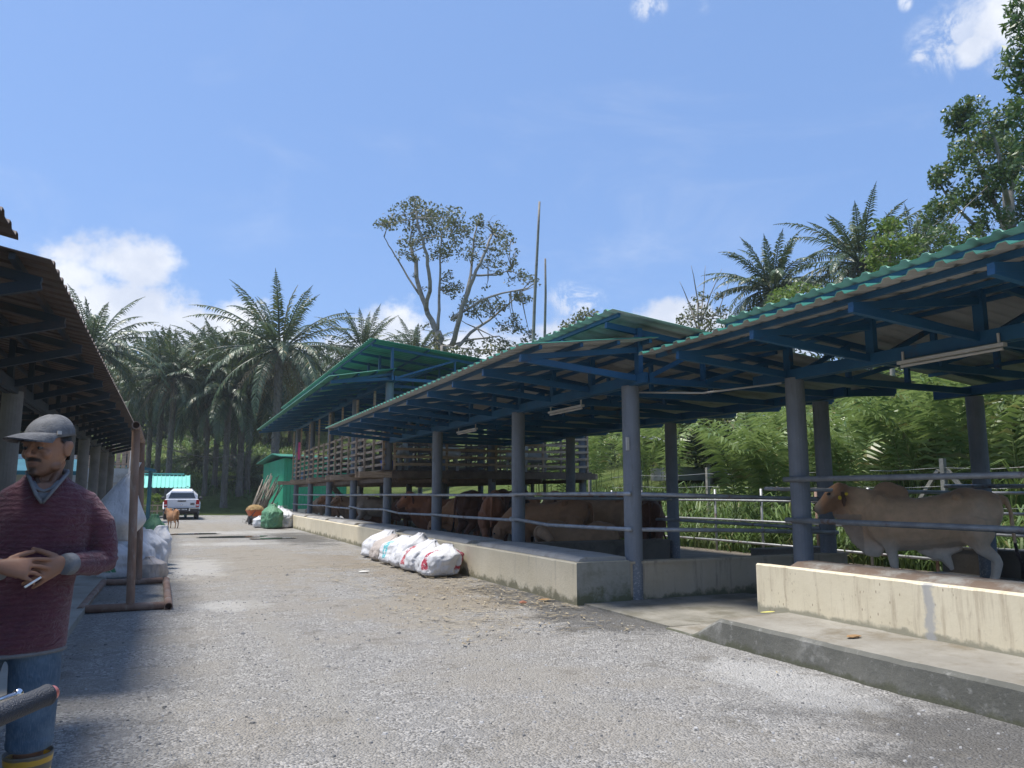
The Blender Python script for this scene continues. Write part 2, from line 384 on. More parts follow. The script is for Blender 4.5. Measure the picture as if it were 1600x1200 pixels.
# chaff and straw bits by the trough
def chaff():
    mb = MB(); rr = random.Random(5)
    for i in range(1500):
        if i < 800: x = 4.75 - abs(rr.gauss(0, .5)); y = 8.6 + 11 * rr.random()
        elif i < 801: x = 4.75 - abs(rr.gauss(0, .25)); y = 3 + 4.2 * rr.random()
        else: x = rr.uniform(2.5, 4.7); y = 7 + 9 * rr.random()
        a = rr.random() * 6.28; l = .02 + .05 * rr.random(); w = .004 + .005 * rr.random(); d = Vector((math.cos(a), math.sin(a), 0)) * l; s = Vector((-math.sin(a), math.cos(a), 0)) * w
        p = Vector((x, y, .036 + .01 * rr.random())); mb.quad(p - d - s, p + d - s, p + d + s, p - d + s)
    m, t, b, oc, out = newmat('straw'); gi = t.node('ShaderNodeNewGeometry')
    t.set(b.inputs['Base Color'], t.mix(gi.outputs['Random Per Island'], (.20, .15, .08), (.42, .36, .25))); b.inputs['Roughness'].default_value = .9
    tag(mb.build('chaff_litter', m), 'pale straw and husk bits littering the lane beside the trough wall', 'chaff', kind='stuff')
chaff()
# puddle and drain strip
m, t, b, oc, out = newmat('puddle_water'); b.inputs['Base Color'].default_value = (.06, .065, .065, 1); b.inputs['Roughness'].default_value = .12
bn = t.node('ShaderNodeBump', Strength=.15, Distance=.02); t.l.new(t.noise(oc, 6, 3), bn.inputs['Height']); t.l.new(bn.outputs[0], b.inputs['Normal'])
pu = MB()
for (cx, cy, rx, ry) in ((1.9, 27.6, 1.15, .55), (3.1, 26.2, .8, .3), (.9, 30.3, .9, .4)):
    n = len(pu.v); k = 40; pu.v.append((cx, cy, .034))
    for i in range(k):
        a = 2 * math.pi * i / k; q = 1 + .45 * noise.noise(Vector((math.cos(a) * 1.6 + cx, math.sin(a) * 1.6, cy)))
        pu.v.append((cx + rx * q * math.cos(a), cy + ry * q * math.sin(a), .034))
    for i in range(k): pu.face((n, n + 1 + i, n + 1 + (i + 1) % k))
tag(pu.build('puddle_water', m), kind='structure')

# concrete
def concmat(name, c, c2, dirt, moss=None, mz=.15, scale=1.5, dlo=.5, streak=False, rough=.9, top=None, bump=.4, splash=False):
    m, t, b, oc, out = newmat(name)
    k = t.mix(t.ramp(t.noise(oc, scale, 6, .65), .3, .7), c, c2)
    v = t.scaled(oc, (5, 5, .5)) if streak else oc
    k = t.mix(t.math('MULTIPLY', t.ramp(t.noise(v, 1.6, 7, .7), dlo, dlo + .2), .8), k, dirt)
    k = t.mix(t.math('MULTIPLY', t.ramp(t.noise(oc, 14, 6, .7), .56, .75), .55), k, dirt)
    if moss is not None:
        s = t.node('ShaderNodeSeparateXYZ'); t.l.new(oc, s.inputs[0])
        q = t.math('ADD', t.math('DIVIDE', s.outputs[2], mz), t.math('MULTIPLY', t.math('SUBTRACT', t.noise(oc, 3.5, 7, .7), .5), 3.6))
        k = t.mix(t.math('MULTIPLY', t.math('SUBTRACT', 1, t.ramp(q, .3, 1.0)), .85), k, moss)
    if splash:
        s = t.node('ShaderNodeSeparateXYZ'); t.l.new(oc, s.inputs[0]); wv = t.math('MULTIPLY', t.math('SUBTRACT', t.noise(oc, 6, 5, .7), .5), .22)
        f = t.math('SUBTRACT', 1, t.ramp(t.math('ABSOLUTE', t.math('ADD', t.math('ADD', s.outputs[1], wv), 2.05)), .03, .075)); k = t.mix(t.math('MULTIPLY', f, .8), k, (.36, .36, .36))
        vo = t.node('ShaderNodeTexVoronoi'); vo.inputs['Scale'].default_value = 26; t.l.new(t.scaled(oc, (1, 1, .45)), vo.inputs['Vector'])
        f = t.math('MULTIPLY', t.math('SUBTRACT', 1, t.ramp(vo.outputs['Distance'], .10, .2)), t.ramp(t.noise(oc, 2.2, 4, .6), .48, .6)); k = t.mix(t.math('MULTIPLY', f, .7), k, (.22, .15, .10))
        f = t.ramp(t.noise(t.scaled(oc, (1, 1.6, .6)), 5, 7, .75), .60, .68); k = t.mix(t.math('MULTIPLY', f, .5), k, (.34, .27, .20))
    if top is not None:
        g = t.node('ShaderNodeNewGeometry'); s = t.node('ShaderNodeSeparateXYZ'); t.l.new(g.outputs['Normal'], s.inputs[0])
        k = t.mix(t.ramp(s.outputs[2], .4, .8), k, t.mix(t.ramp(t.noise(oc, 3, 6, .7), .4, .65), top, (.30, .29, .26)))
    t.set(b.inputs['Base Color'], k); b.inputs['Roughness'].default_value = rough; b.inputs['Specular IOR Level'].default_value = .25
    bn = t.node('ShaderNodeBump', Strength=bump, Distance=.02); t.l.new(t.noise(oc, 22, 7, .7), bn.inputs['Height']); t.l.new(bn.outputs[0], b.inputs['Normal'])
    return m
M['cream'] = concmat('cream_painted_concrete', (.62, .54, .385), (.69, .61, .45), (.42, .375, .29), (.16, .15, .09), .15, streak=True, dlo=.55)
M['cream_new'] = concmat('cream_painted_wall', (.62, .55, .40), (.68, .61, .455), (.42, .35, .25), (.25, .24, .18), .06, streak=True, dlo=.50, bump=.12, splash=True)
M['conc'] = concmat('bare_concrete', (.30, .285, .25), (.37, .35, .31), (.20, .185, .155), scale=1.2)
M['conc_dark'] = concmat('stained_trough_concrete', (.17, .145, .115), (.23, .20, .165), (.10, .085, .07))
M['conc_moss'] = concmat('mossy_concrete', (.30, .285, .235), (.37, .35, .29), (.18, .175, .125), (.12, .125, .06), .25, dlo=.45)
M['coping'] = concmat('grey_concrete_coping', (.30, .285, .26), (.40, .385, .36), (.20, .185, .16))
# raised apron in front of the nearer shed: top plus a mossy face
sl = MB(); pts = []
ysl = [-8 + 14.6 * i / 260 for i in range(261)]
prof = lambda y: (4.88 + .03 * noise.noise(Vector((y * 1.3, 0, 5))) + .016 * noise.noise(Vector((y * 6, 3, 5))) + .02 * max(0, noise.noise(Vector((y * 11, 9, 5))) - .25), .245 + .012 * noise.noise(Vector((y * 2, 1, 0))) - .03 * max(0, noise.noise(Vector((y * 9, 5, 2))) - .3))
def edge(y):
    x, z = prof(y)
    if y > 6.15: z *= max(.12, 1 - (y - 6.15) / .5); x += 0
    return x, z
ysl += [6.75, 6.9, 7.05]
rows = []
for y in sorted(ysl):
    x, z = edge(y)
    rows.append([(x - .03, y, -.02), (x - .01, y, z - .03), (x + .02, y, z), (x + .5, y, z + .004), (x + 1.2, y, z + .006), (13, y, z + .006)])
for i in range(len(rows) - 1):
    for j in range(5):
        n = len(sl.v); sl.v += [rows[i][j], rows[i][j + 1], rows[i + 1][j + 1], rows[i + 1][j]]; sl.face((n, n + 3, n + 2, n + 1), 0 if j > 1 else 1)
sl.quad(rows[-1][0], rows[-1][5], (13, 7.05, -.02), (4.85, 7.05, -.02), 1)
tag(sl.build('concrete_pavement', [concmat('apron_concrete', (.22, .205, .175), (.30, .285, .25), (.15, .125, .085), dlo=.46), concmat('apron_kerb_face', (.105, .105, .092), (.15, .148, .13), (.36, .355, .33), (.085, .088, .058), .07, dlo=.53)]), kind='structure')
# grey-brown concrete patch in the corner between both troughs
fl = MB(); fl.box((4.95, 7.05, -.05), (7.6, 8.98, .035))
tag(fl.build('concrete_floor', concmat('corner_concrete', (.20, .19, .16), (.27, .255, .22), (.13, .12, .09), scale=2.5, dlo=.45)), kind='structure')
# floor of the sheds
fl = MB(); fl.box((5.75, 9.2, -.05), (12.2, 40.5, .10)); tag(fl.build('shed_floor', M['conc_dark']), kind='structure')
fl = MB(); fl.box((7.65, -4, -.05), (12.6, 8.6, .225)); tag(fl.build('raised_shed_floor', M['conc']), kind='structure')
fl = MB(); fl.box((-11, -8, -.05), (-.85, 33, .09)); tag(fl.build('side_shed_floor', M['conc']), kind='structure')
# ------------------------------------------------------------------ sheds
def ribbed(mb, x0, z0, x1, z1, y0, y1, period=.25, h=.034, wavy=.0):
    prof = []; n = int(round((y1 - y0) / period)); p = (y1 - y0) / n
    for i in range(n):
        b = y0 + i * p
        prof += [(b, 0), (b + p * .56, 0), (b + p * .66, h), (b + p * .90, h)]
    prof.append((y1, 0))
    k = len(prof); base = len(mb.v); th = .007
    for (xx, zz, sg) in ((x0, z0, 0), (x1, z1, 0), (x0, z0, 1), (x1, z1, 1)):
        for (y, q) in prof:
            w = wavy * noise.noise(Vector((xx * 2, y * .8, 1)))
            mb.v.append((xx, y, zz + q + w - (th if sg else 0)))
    for i in range(k - 1):
        a = base + i
        mb.face((a, a + 1, a + k + 1, a + k), 0); mb.face((a + 2 * k, a + 3 * k, a + 3 * k + 1, a + 2 * k + 1), 1)
        mb.face((a, a + 2 * k, a + 2 * k + 1, a + 1), 0); mb.face((a + k, a + k + 1, a + 3 * k + 1, a + 3 * k), 0)
    for e in (base, base + k - 1): mb.face((e, e + k, e + 3 * k, e + 2 * k), 0)
def shed(name, label, X0, s, y0, y1, rows, eave, ftop, bup, bend, beamz, step, under_f, under_b, z0=0, postr=.122, steel='blue', postmat='post', purl_b=5, frame_off=0, top='roof_top'):
    root = thing(name, label, 'shed', (X0, y0, 0))
    X = lambda dx: X0 + s * dx
    def rl(a, b, dx): t = (dx - a[0]) / (b[0] - a[0]); return a[1] + t * (b[1] - a[1])
    mb = MB(); ribbed(mb, X(eave[0]), eave[1], X(ftop[0]), ftop[1], y0, y1); mb.build('roof_sheet', [M[top], under_f], root)
    mb = MB(); ribbed(mb, X(bup[0]), bup[1], X(bend[0]), bend[1], y0 - .02, y1 + .02); mb.build('roof_sheet', [M[top], under_b], root)
    for i, (dx, ys, top) in enumerate(rows):
        for y in ys:
            mb = MB(); n = 20
            mb.tube([(X(dx), y, z0 - .05), (X(dx), y, z0 + 1), (X(dx), y, top)], postr, n); mb.build('post', M[postmat], root, smooth=False)
            for p in root.children[-1].data.polygons: p.use_smooth = len(p.vertices) == 4
    # long beams and purlins
    for (dx, ys, top) in rows:
        mb = MB()
        for o in (-.045, .045): mb.box((X(dx) + o - .03, y0 + .1, beamz - .07), (X(dx) + o + .03, y1 - .1, beamz + .07))
        mb.build('beam', M[steel], root)
    for dx in (eave[0] + .26, eave[0] + .85, (eave[0] * .3 + ftop[0] * .7), ftop[0] - .1):
        mb = MB(); z = rl(eave, ftop, dx) - .045; mb.box((X(dx) - .022, y0 + .05, z - .022), (X(dx) + .022, y1 - .05, z + .03)); mb.build('purlin', M[steel], root)
    for i in range(purl_b):
        dx = bup[0] + .14 + (bend[0] - bup[0] - .28) * i / (purl_b - 1)
        mb = MB(); z = rl(bup, bend, dx) - .045; mb.box((X(dx) - .022, y0 + .05, z - .022), (X(dx) + .022, y1 - .05, z + .03)); mb.build('purlin', M[steel], root)
    y = y0 + .32 + frame_off; k = 0
    dl = rows[-1][0]
    while y < y1 - .1:
        mb = MB(); w = .06; zt = rl(eave, ftop, 0) - .12
        e = (X(eave[0] + .1), y, eave[1] - .11)
        mb.bar(e, (X(0), y, zt), w, .075, up=(0, 0, 1)); mb.bar((e[0], y + .004, e[2] - .012), (X(0), y + .004, beamz + .01), w, .085, up=(0, 0, 1))
        mb.bar((X(-.02), y - .01, beamz), (X(-.02), y - .01, rl(bup, bend, 0) - .08), .11, .07, up=(1, 0, 0))
        b0 = (X(bup[0] + .1), y + .006, rl(bup, bend, bup[0] + .1) - .13); b1 = (X(bend[0] - .1), y + .006, rl(bup, bend, bend[0] - .1) - .13)
        mb.bar(b0, b1, w, .08, up=(0, 0, 1))
        mb.bar((X(.05), y + .012, beamz), (X(dl), y + .012, beamz - .01), w, .09, up=(0, 0, 1))
        mb.bar((X(dl), y, beamz), (X(bend[0] - .15), y, rl(bup, bend, bend[0] - .15) - .16), w, .10, up=(0, 0, 1))
        q = dl
        for t0 in (.3, .62): 
            mb.bar((X(q * t0), y + .02, beamz), (X(q * t0), y + .02, rl(bup, bend, q * t0) - .13), .07, .05, up=(1, 0, 0))
        mb.bar((X(.1), y - .02, beamz + .03), (X(q * .3), y - .02, rl(bup, bend, q * .3) - .15), .05, .06, up=(0, 0, 1))
        mb.bar((X(q * .3), y - .03, beamz + .03), (X(q * .62), y - .03, rl(bup, bend, q * .62) - .15), .05, .06, up=(0, 0, 1))
        mb.build('truss', M[steel], root)
        y += step; k += 1
    return root
FY = [9.07, 12.88, 17.6, 22.2]
cattle = shed('cattle_shed', 'long open cattle shed with green ribbed roof beside sacks and wall of the lane', 5.8, 1, 8.5, 21.95,
              [(0, FY[:3], 2.92), (3.6, [9.15, 13.2, 17.6], 2.88)], (-1.9, 3.27), (.11, 3.53), (-.62, 3.84), (5.0, 3.20), 2.98, 1.3, M['roof_under'], M['roof_under'])
near = shed('cattle_shed', 'nearer cattle shed set back behind concrete apron, roofing the bull', 7.4, 1, -.7, 8.42,
            [(0, [0.0, 3.85, 7.62], 2.93), (3.6, [0, 3.85, 7.7], 2.88)], (-1.88, 3.24), (.11, 3.5), (-.58, 3.80), (5.0, 3.17), 2.97, 1.33, M['roof_under'], M['roof_under'], z0=0, frame_off=.1)
GY = [22.2, 26.8, 31.3, 35.8, 40.2]
goat = shed('goat_house', 'raised goat house with slatted pens under tall green roof behind cattle shed', 5.8, 1, 21.6, 41.6,
            [(0, GY, 4.72), (3.3, GY, 4.6), (6.5, GY, 4.55)], (-1.9, 4.72), (.06, 5.08), (-.74, 5.91), (7.7, 5.02), 4.80, 1.5, M['roof_under_green'], M['roof_under_green'], purl_b=6)
# eave sign post number plate, drip spatter etc. on posts are small parts
mb = MB(); mb.box((5.665, 8.965, 2.02), (5.70, 9.0, 2.2)); mb.build('number_plate', M['white_pvc'], cattle)
# --- goat house platform and slats
def slats(root, p, q, zs, h, t, m, posts, ptop, gap=None):
    p = Vector(p); q = Vector(q); mb = MB(); L = (q - p).length; d = (q - p) / L
    for z in zs:
        a = 0
        while a < L:
            b = min(L, a + 3.2); j = rnd.uniform(-.02, .02)
            mb.bar(p + d * a + Vector((0, 0, z + j)), p + d * b + Vector((0, 0, z + rnd.uniform(-.02, .02))), t, h, up=(0, 0, 1)); a = b + .004
    mb.build('slat_panel', m, root)
    n = int(L / posts)
    for i in range(n + 1):
        c = p + d * (L * i / n); s = Vector((-d.y, d.x, 0)) * .05
        mb = MB(); mb.bar(c + s + Vector((0, 0, 2.1)), c + s + Vector((0, 0, ptop if i % 2 else 3.5)), .06, .07); mb.build('fence_post', m, root)
mb = MB()
for i in range(60): 
    x = 5.55 + 7.0 * i / 60; mb.box((x, 22.0, 2.1), (x + .10, 40.6, 2.135))
mb.build('slatted_floor', M['wood_dark'], goat)
for y in GY:
    for o in (-.17, .17):
        mb = MB(); mb.bar((4.95 + rnd.uniform(-.1, .1), y + o, 2.0), (12.75, y + o, 2.0), .06, .17, up=(0, 0, 1)); mb.build('floor_beam', M['wood'], goat)
for x in (6.0, 7.6, 9.1, 10.7, 12.2):
    mb = MB(); mb.bar((x, 22.0, 1.86), (x, 40.6, 1.86), .08, .12, up=(0, 0, 1)); mb.build('floor_beam', M['wood_dark'], goat)
ZS = [2.32, 2.54, 2.76, 2.98, 3.2, 3.45]
slats(goat, (5.68, 22.1, 0), (5.68, 40.4, 0), ZS, .075, .03, M['wood'], 1.15, 4.6)
slats(goat, (5.95, 22.0, 0), (12.4, 22.0, 0), ZS, .075, .03, M['wood'], 1.3, 4.6)
slats(goat, (12.5, 22.2, 0), (12.5, 40.4, 0), ZS, .075, .03, M['wood'], 1.8, 3.6)
slats(goat, (9.1, 22.4, 0), (9.1, 40.2, 0), ZS[:5], .075, .03, M['wood_dark'], 1.8, 3.6)
for y in (26.8, 31.3, 35.8): slats(goat, (6.1, y, 0), (12.2, y, 0), ZS[:5], .075, .03, M['wood_dark'], 1.6, 3.6)
mb = MB(); mb.bar((5.85, 21.92, 2.0), (12.6, 21.92, 2.0), .06, .2, up=(0, 0, 1)); mb.build('floor_beam', M['wood_dark'], goat)
# stair ramp at the far pen
mb = MB()
for s in (0, .7): mb.bar((9.0, 39 + s, .1), (7.2, 39 + s, 2.1), .05, .16, up=(0, 0, 1))
for i in range(8): t = i / 8 + .05; mb.box((9.0 - 1.8 * t - .11, 39.02, .1 + 2 * t), (9.0 - 1.8 * t + .11, 39.68, .13 + 2 * t))
mb.build('stair', M['wood_grey'], goat)

# --- trough walls
def trough_wall():
    root = thing('trough_wall', 'long cream painted feed trough wall with grey coping along the lane', 'wall', (4.85, 8.94, 0))
    mb = MB(); n = 420
    rows = []
    for i in range(n + 1):
        y = 8.94 + 29.6 * i / n; w = .012 * noise.noise(Vector((y * .7, 2, 0))); ch = .035 * max(0, noise.noise(Vector((y * 4.5, 7, 1))) - .32) + .006 * noise.noise(Vector((y * 9, 3, 1)))
        rows.append([(4.85 + w, y, -.03), (4.85 + w, y, .53 - ch), (4.87 + w + ch * .6, y, .548 - ch * .4), (5.02, y, .552), (5.64, y, .552), (5.66, y, -.03)])
    mb.rings(rows, True, closed=True); mb.build('wall_face', M['cream'], root)
    mb = MB(); mb.quad((4.846, 8.936, -.03), (5.655, 8.936, -.03), (5.655, 8.936, .548), (4.846, 8.936, .548))
    mb.build('end_face', M['conc_moss'], root)
    ys = [9.2] + FY[1:] + GY[1:4] + [38.6]
    for a, b in zip(ys[:-1], ys[1:]):
        mb = MB(); a0 = a + (.28 if a > 9.3 else -.2); b0 = b - .22; rs = []
        for k in range(7):
            t = k / 6; y = a0 + (b0 - a0) * t; e = .025 if 0 < k < 6 else 0
            z = .555 + .055 + e * .6 + .008 * noise.noise(Vector((y, 0, 0)))
            rs.append([(4.90, y, .553), (4.94, y, z - .02), (5.0, y, z), (5.5, y, z), (5.63, y, z - .015), (5.64, y, .553)])
        mb.rings(rs); mb.build('coping', M['coping'], root)
trough_wall()
def near_wall():
    root = thing('trough_wall', 'pale cream trough wall standing on raised concrete apron below the bull', 'wall', (5.74, 6.6, .25))
    mb = MB(); rows = []
    for i in range(301):
        y = 6.6 - 13 * i / 300; ch = .03 * max(0, noise.noise(Vector((y * 4.2, 2, 9))) - .35) + .005 * noise.noise(Vector((y * 8, 3, 4))); rows.append([(5.74, y, .2), (6.62, y, .2), (6.62, y, .55), (5.95, y, .55), (5.93, y, .685), (5.76 + ch * .6, y, .70 - ch * .4), (5.74 + ch * .2, y, .685 - ch)])
    mb.rings(rows, True); mb.build('wall_face', M['cream_new'], root)
    mb = MB(); rs = []
    for i in range(40):
        y = 6.52 - 12.9 * i / 39; w = .02 * noise.noise(Vector((y * 1.1, 4, 0))); z = .705 + .014 * noise.noise(Vector((y * 1.5, 8, 0)))
        rs.append([(6.02 + w, y, .553), (6.12 + w, y, z - .05), (6.24, y, z), (6.48, y, z + .005), (6.60, y, z - .03), (6.615, y, .553)])
    mb.rings(rs); mb.build('coping', concmat('brown_stained_coping', (.16, .12, .095), (.22, .18, .15), (.11, .08, .065), scale=2.2, top=(.17, .125, .095)), root)
    mb = MB(); mb.box((7.66, -6, .226), (7.8, 6.0, .36)); mb.build('kerb', M['conc_dark'], root)
near_wall()
def simple_wall(name, label, a, b, m, lip=True):
    mb = MB(); mb.box(a, b)
    if lip: mb.box((a[0] - .02, a[1] - .02, b[2] + .002), (b[0] + .02, b[1] + .02, b[2] + .035))
    o = mb.build(name, m, origin=(a[0], a[1], 0)); tag(o, label, 'wall')
simple_wall('pen_wall', 'low cream dividing wall between both troughs behind the bare end post', (5.68, 8.98, -.02), (9.6, 9.13, .50), concmat('dull_cream_wall', (.44, .36, .25), (.50, .42, .31), (.27, .22, .17), (.10, .11, .06), .13, streak=True, dlo=.5))
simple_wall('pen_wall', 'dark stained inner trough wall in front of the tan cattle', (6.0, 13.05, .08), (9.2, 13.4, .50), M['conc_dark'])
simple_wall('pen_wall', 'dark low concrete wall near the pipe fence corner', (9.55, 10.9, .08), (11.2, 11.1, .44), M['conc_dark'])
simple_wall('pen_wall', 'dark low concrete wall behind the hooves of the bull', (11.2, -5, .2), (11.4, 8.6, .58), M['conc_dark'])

# --- rails
def rail(root, pts, r=.03, m='galv'):
    mb = MB(); mb.tube(pts, r, 10); o = mb.build('rail', M[m], root, smooth=True); return o
ys = FY + GY[1:]
for a, b in zip(ys[:-1], ys[1:]):
    rail(cattle if a < 17 else goat, [(5.69, a - .12, 1.42 + rnd.uniform(-.015, .015)), (5.69, b + .1, 1.42 + rnd.uniform(-.015, .015))])
    rail(cattle if a < 17 else goat, [(5.69, a - .12, .97 + rnd.uniform(-.02, .03)), (5.685, a + (b - a) * .62, .95 + rnd.uniform(-.05, .02)), (5.69, b + .1, .98 + rnd.uniform(-.02, .05))])
rail(cattle, [(5.75, 9.0, 1.43), (7.6, 9.0, 1.39), (9.4, 9.0, 1.335)]); rail(cattle, [(5.75, 9.0, .955), (7.6, 9.0, .91), (9.45, 9.0, .845)])
for z in (1.36, .9): rail(cattle, [(9.3, 9.2, z), (9.28, 13, z + .02), (9.3, 17.7, z)])
rail(cattle, [(5.9, 13.0, 1.36), (9.3, 13.1, 1.33)])
rail(near, [(7.27, 7.75, 1.615), (7.27, 3.8, 1.60), (7.27, -5, 1.6)], .034); rail(near, [(7.27, 7.75, 1.10), (7.27, 3.8, 1.095), (7.27, -5, 1.1)], .034)
rail(near, [(10.87, 8.2, 1.55), (10.87, 3, 1.5), (10.87, -5, 1.5)]); rail(near, [(10.87, 8.2, .9), (10.87, -5, .9)])
rail(near, [(7.3, 8.15, 1.5), (10.9, 8.0, 1.45)], .028)
def lights():
    labels = ['short fluorescent tube light hung under cattle shed roof beside end post', 'fluorescent tube light under the nearer roof above the bull', 'far fluorescent tube light under cattle shed roof above rails']
    for lab, p, q in zip(labels, ((5.95, 11.9, 2.83), (7.3, 5.95, 2.86), (5.95, 16.6, 2.83)), ((5.95, 10.7, 2.83), (7.3, 4.75, 2.86), (5.95, 15.4, 2.83))):
        p = Vector(p); q = Vector(q); root = thing('tube_light', lab, 'light', p, group='fluorescent lights under the shed roofs')
        mb = MB(); mb.bar(p, q, .06, .035, up=(0, 0, 1)); mb.build('housing', M['white_pvc'], root)
        mb = MB(); mb.cyl(p - Vector((0, .03, .04)), q - Vector((0, -.03, .04)), .015, 10); mb.build('tube', M['white_pvc'], root)
        for e in (p, q):
            mb = MB(); mb.bar(e + Vector((0, (q - p).y * .05 * (1 if e == p else -1), 0)), e + Vector((0, (q - p).y * .05 * (1 if e == p else -1), .12)), .02, .02); mb.build('bracket', M['white_pvc'], root)
lights()
mb = MB(); mb.tube([(5.93, 9.2, 2.86), (6.6, 8.5, 2.80), (7.3, 7.75, 2.88)], .014, 6)
tag(mb.build('conduit_pipe', M['white_pvc'], origin=(5.93, 9.2, 2.86), smooth=True), 'thin white conduit running between the end posts of both sheds', 'conduit')

# --- shed on the other side of the lane
brown = M['roof_under_brown']
M['dark_steel'] = mat('dark_painted_steel', (.03, .045, .06), (.05, .06, .07), 2, .6, dirt=(.09, .06, .045), dlo=.5)
M['roof_brown'] = mat('weathered_brown_sheet', (.17, .13, .11), (.22, .175, .15), 1.0, .7, dirt=(.10, .085, .075))
M['post2'] = mat('bare_concrete_post', (.17, .16, .145), (.23, .22, .20), 3, .85, bump=.3)
side = shed('cattle_shed', 'long brown roofed shed along the lane behind the man', -1.95, -1, 6.5, 30.5,
            [(0, [8.0, 11.7, 14.8, 17.9, 20.9, 24, 27, 30], 2.75), (3.4, [8.0, 11.7, 14.8, 17.9, 20.9, 24, 27, 30], 2.95)], (-1.03, 3.17), (.9, 3.55), (.3, 3.85), (6.0, 3.3), 2.78, 1.5, brown, brown, steel='dark_steel', postmat='post2', top='roof_brown')
side2 = shed('cattle_shed', 'brown roof corner of the nearest shed above the cap of the man', -2.1, -1, -5.0, 6.27,
             [(0, [-4, -.5, 3.0, 6.1], 2.8), (3.4, [-4, -.5, 3.0, 6.1], 2.95)], (-1.0, 3.23), (.9, 3.62), (.3, 3.9), (6.0, 3.3), 2.82, 1.5, brown, brown, steel='dark_steel', postmat='post2', top='roof_brown')
# ------------------------------------------------------------------ vegetation
M['palm'] = leafmat('palm_leaf', (.034, .062, .028), (.085, .125, .058), (.055, .08, .042), trans=.18, rough=.42, spec=.5)
M['palm_dead'] = leafmat('dry_palm_leaf', (.14, .11, .06), (.24, .19, .11), trans=.15)
M['palm_trunk'] = mat('palm_trunk_bark', (.10, .085, .07), (.19, .17, .145), 6, .95, bump=.8, bscale=12, dirt=(.05, .06, .035), dscale=3)
M['bark'] = mat('pale_tree_bark', (.24, .215, .18), (.34, .31, .265), 4, .95, bump=.5, bscale=18, dirt=(.12, .11, .08), dscale=2)
M['leaf_dry'] = leafmat('olive_leaf', (.07, .085, .03), (.17, .17, .075), (.12, .10, .05), trans=.3)
M['leaf_mid'] = leafmat('green_leaf', (.045, .095, .03), (.12, .19, .06), trans=.35, spec=.5, rough=.4)
M['leaf_light'] = leafmat('light_green_leaf', (.10, .17, .03), (.20, .28, .06), trans=.4)
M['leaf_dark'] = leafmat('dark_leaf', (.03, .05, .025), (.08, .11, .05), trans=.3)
M['ginger'] = leafmat('ginger_leaf', (.11, .18, .05), (.28, .36, .13), (.14, .20, .065), trans=.42, rough=.35, spec=.55)
M['blade'] = leafmat('grass_blade', (.08, .145, .04), (.18, .26, .085), (.15, .18, .07), trans=.35, rough=.5)

def frond(mb, e0, azm, L, droop, rr, nl=26, lw=.075, ll=.85, base=.25, m=0, twist=0):
    """one pinnate leaf: arching rib with two rows of drooping leaflets"""
    d0 = Vector((math.cos(azm), math.sin(azm), 0)); side = Vector((-math.sin(azm), math.cos(azm), 0))
    p = d0 * base + Vector((0, 0, .1)); e = e0; n = 14; pts = [p.copy()]; dirs = []
    for i in range(n):
        d = d0 * math.cos(e) + Vector((0, 0, math.sin(e))); dirs.append(d); p = p + d * (L / n); pts.append(p.copy()); e -= droop / n * (.35 + 1.3 * i / n)
    dirs.append(dirs[-1])
    mb.tube(pts, [.055 * (1 - .85 * i / n) + .008 for i in range(n + 1)], 4, m, cap=False)
    for i in range(nl):
        t = .14 + .85 * i / nl; q = t * n; k = int(q); f = q - k; c = pts[k].lerp(pts[min(k + 1, n)], f); d = dirs[k]; up = side.cross(d)
        l = ll * (math.sin(math.pi * min(1, t * .78 + .24)) ** .7) * (1 if t < .85 else .8)
        for s in (-1, 1):
            j = rr.uniform(-.25, .25); lift = rr.uniform(-.05, .55)
            dd = (side * s * (.9 + j * .2) + d * (.55 + .5 * t + j) + up * lift).normalized()
            w = (d * .9 - dd * dd.dot(d)).normalized() * lw * .5
            mid = c + dd * l * .5; tip = mid + (dd + Vector((0, 0, -.55 - rr.random() * .5))).normalized() * l * .5
            n0 = len(mb.v); mb.v += [tuple(c - w * .5), tuple(c + w * .5), tuple(mid + w), tuple(mid - w), tuple(tip)]
            mb.face((n0, n0 + 1, n0 + 2, n0 + 3), m); mb.face((n0 + 3, n0 + 2, n0 + 4), m)
def palm_crown(seed, nf=36, L=5.0, lo=-.55, hi=1.45, droop=1.25, lw=.085):
    rr = random.Random(seed); mb = MB()
    for i in range(nf):
        t = i / nf; e = hi - (hi - lo) * t ** .85 + rr.uniform(-.22, .22); a = i * 2.39996 + rr.uniform(-.4, .4)
        frond(mb, e, a, L * rr.uniform(.8, 1.12) * (.8 + .2 * min(1, t * 4)), droop * rr.uniform(.75, 1.35) * (.55 + .75 * t), rr, lw=lw, nl=30)
    return mb
def dead_skirt(seed, L=5.2, nf=13):
    rr = random.Random(seed); mb = MB()
    for i in range(nf): frond(mb, rr.uniform(-.9, -.5), rr.random() * 6.28, L * rr.uniform(.7, 1.1), rr.uniform(.6, .9), rr, nl=18, ll=.6, lw=.06)
    return mb
crown_v = [palm_crown(i, L=L, droop=dr, nf=nf + 10, lw=.115).mesh('palm_crown', M['palm']) for i, (L, dr, nf) in enumerate(((6.4, 1.25, 34), (6.0, 1.65, 44), (6.2, 1.45, 38)))]
dead_v = [dead_skirt(20 + i).mesh('dead_fronds', M['palm_dead']) for i in range(2)]
def trunk_mesh(seed):
    rr = random.Random(seed); mb = MB(); rs = []; n = 14; k = 60
    for i in range(k + 1):
        z = i / k; ring = []
        for j in range(n):
            q = .26 + .05 * math.sin(z * 160 + j * 2.1) * (.4 + .6 * z) + rr.uniform(-.03, .03) + .10 * max(0, 1 - z * 8) + .10 * max(0, z - .75)
            ring.append((q * math.cos(6.283 * j / n), q * math.sin(6.283 * j / n), z))
        rs.append(ring)
    mb.rings(rs); return mb.mesh('palm_trunk', M['palm_trunk'])
trunk_v = [trunk_mesh(i) for i in range(2)]
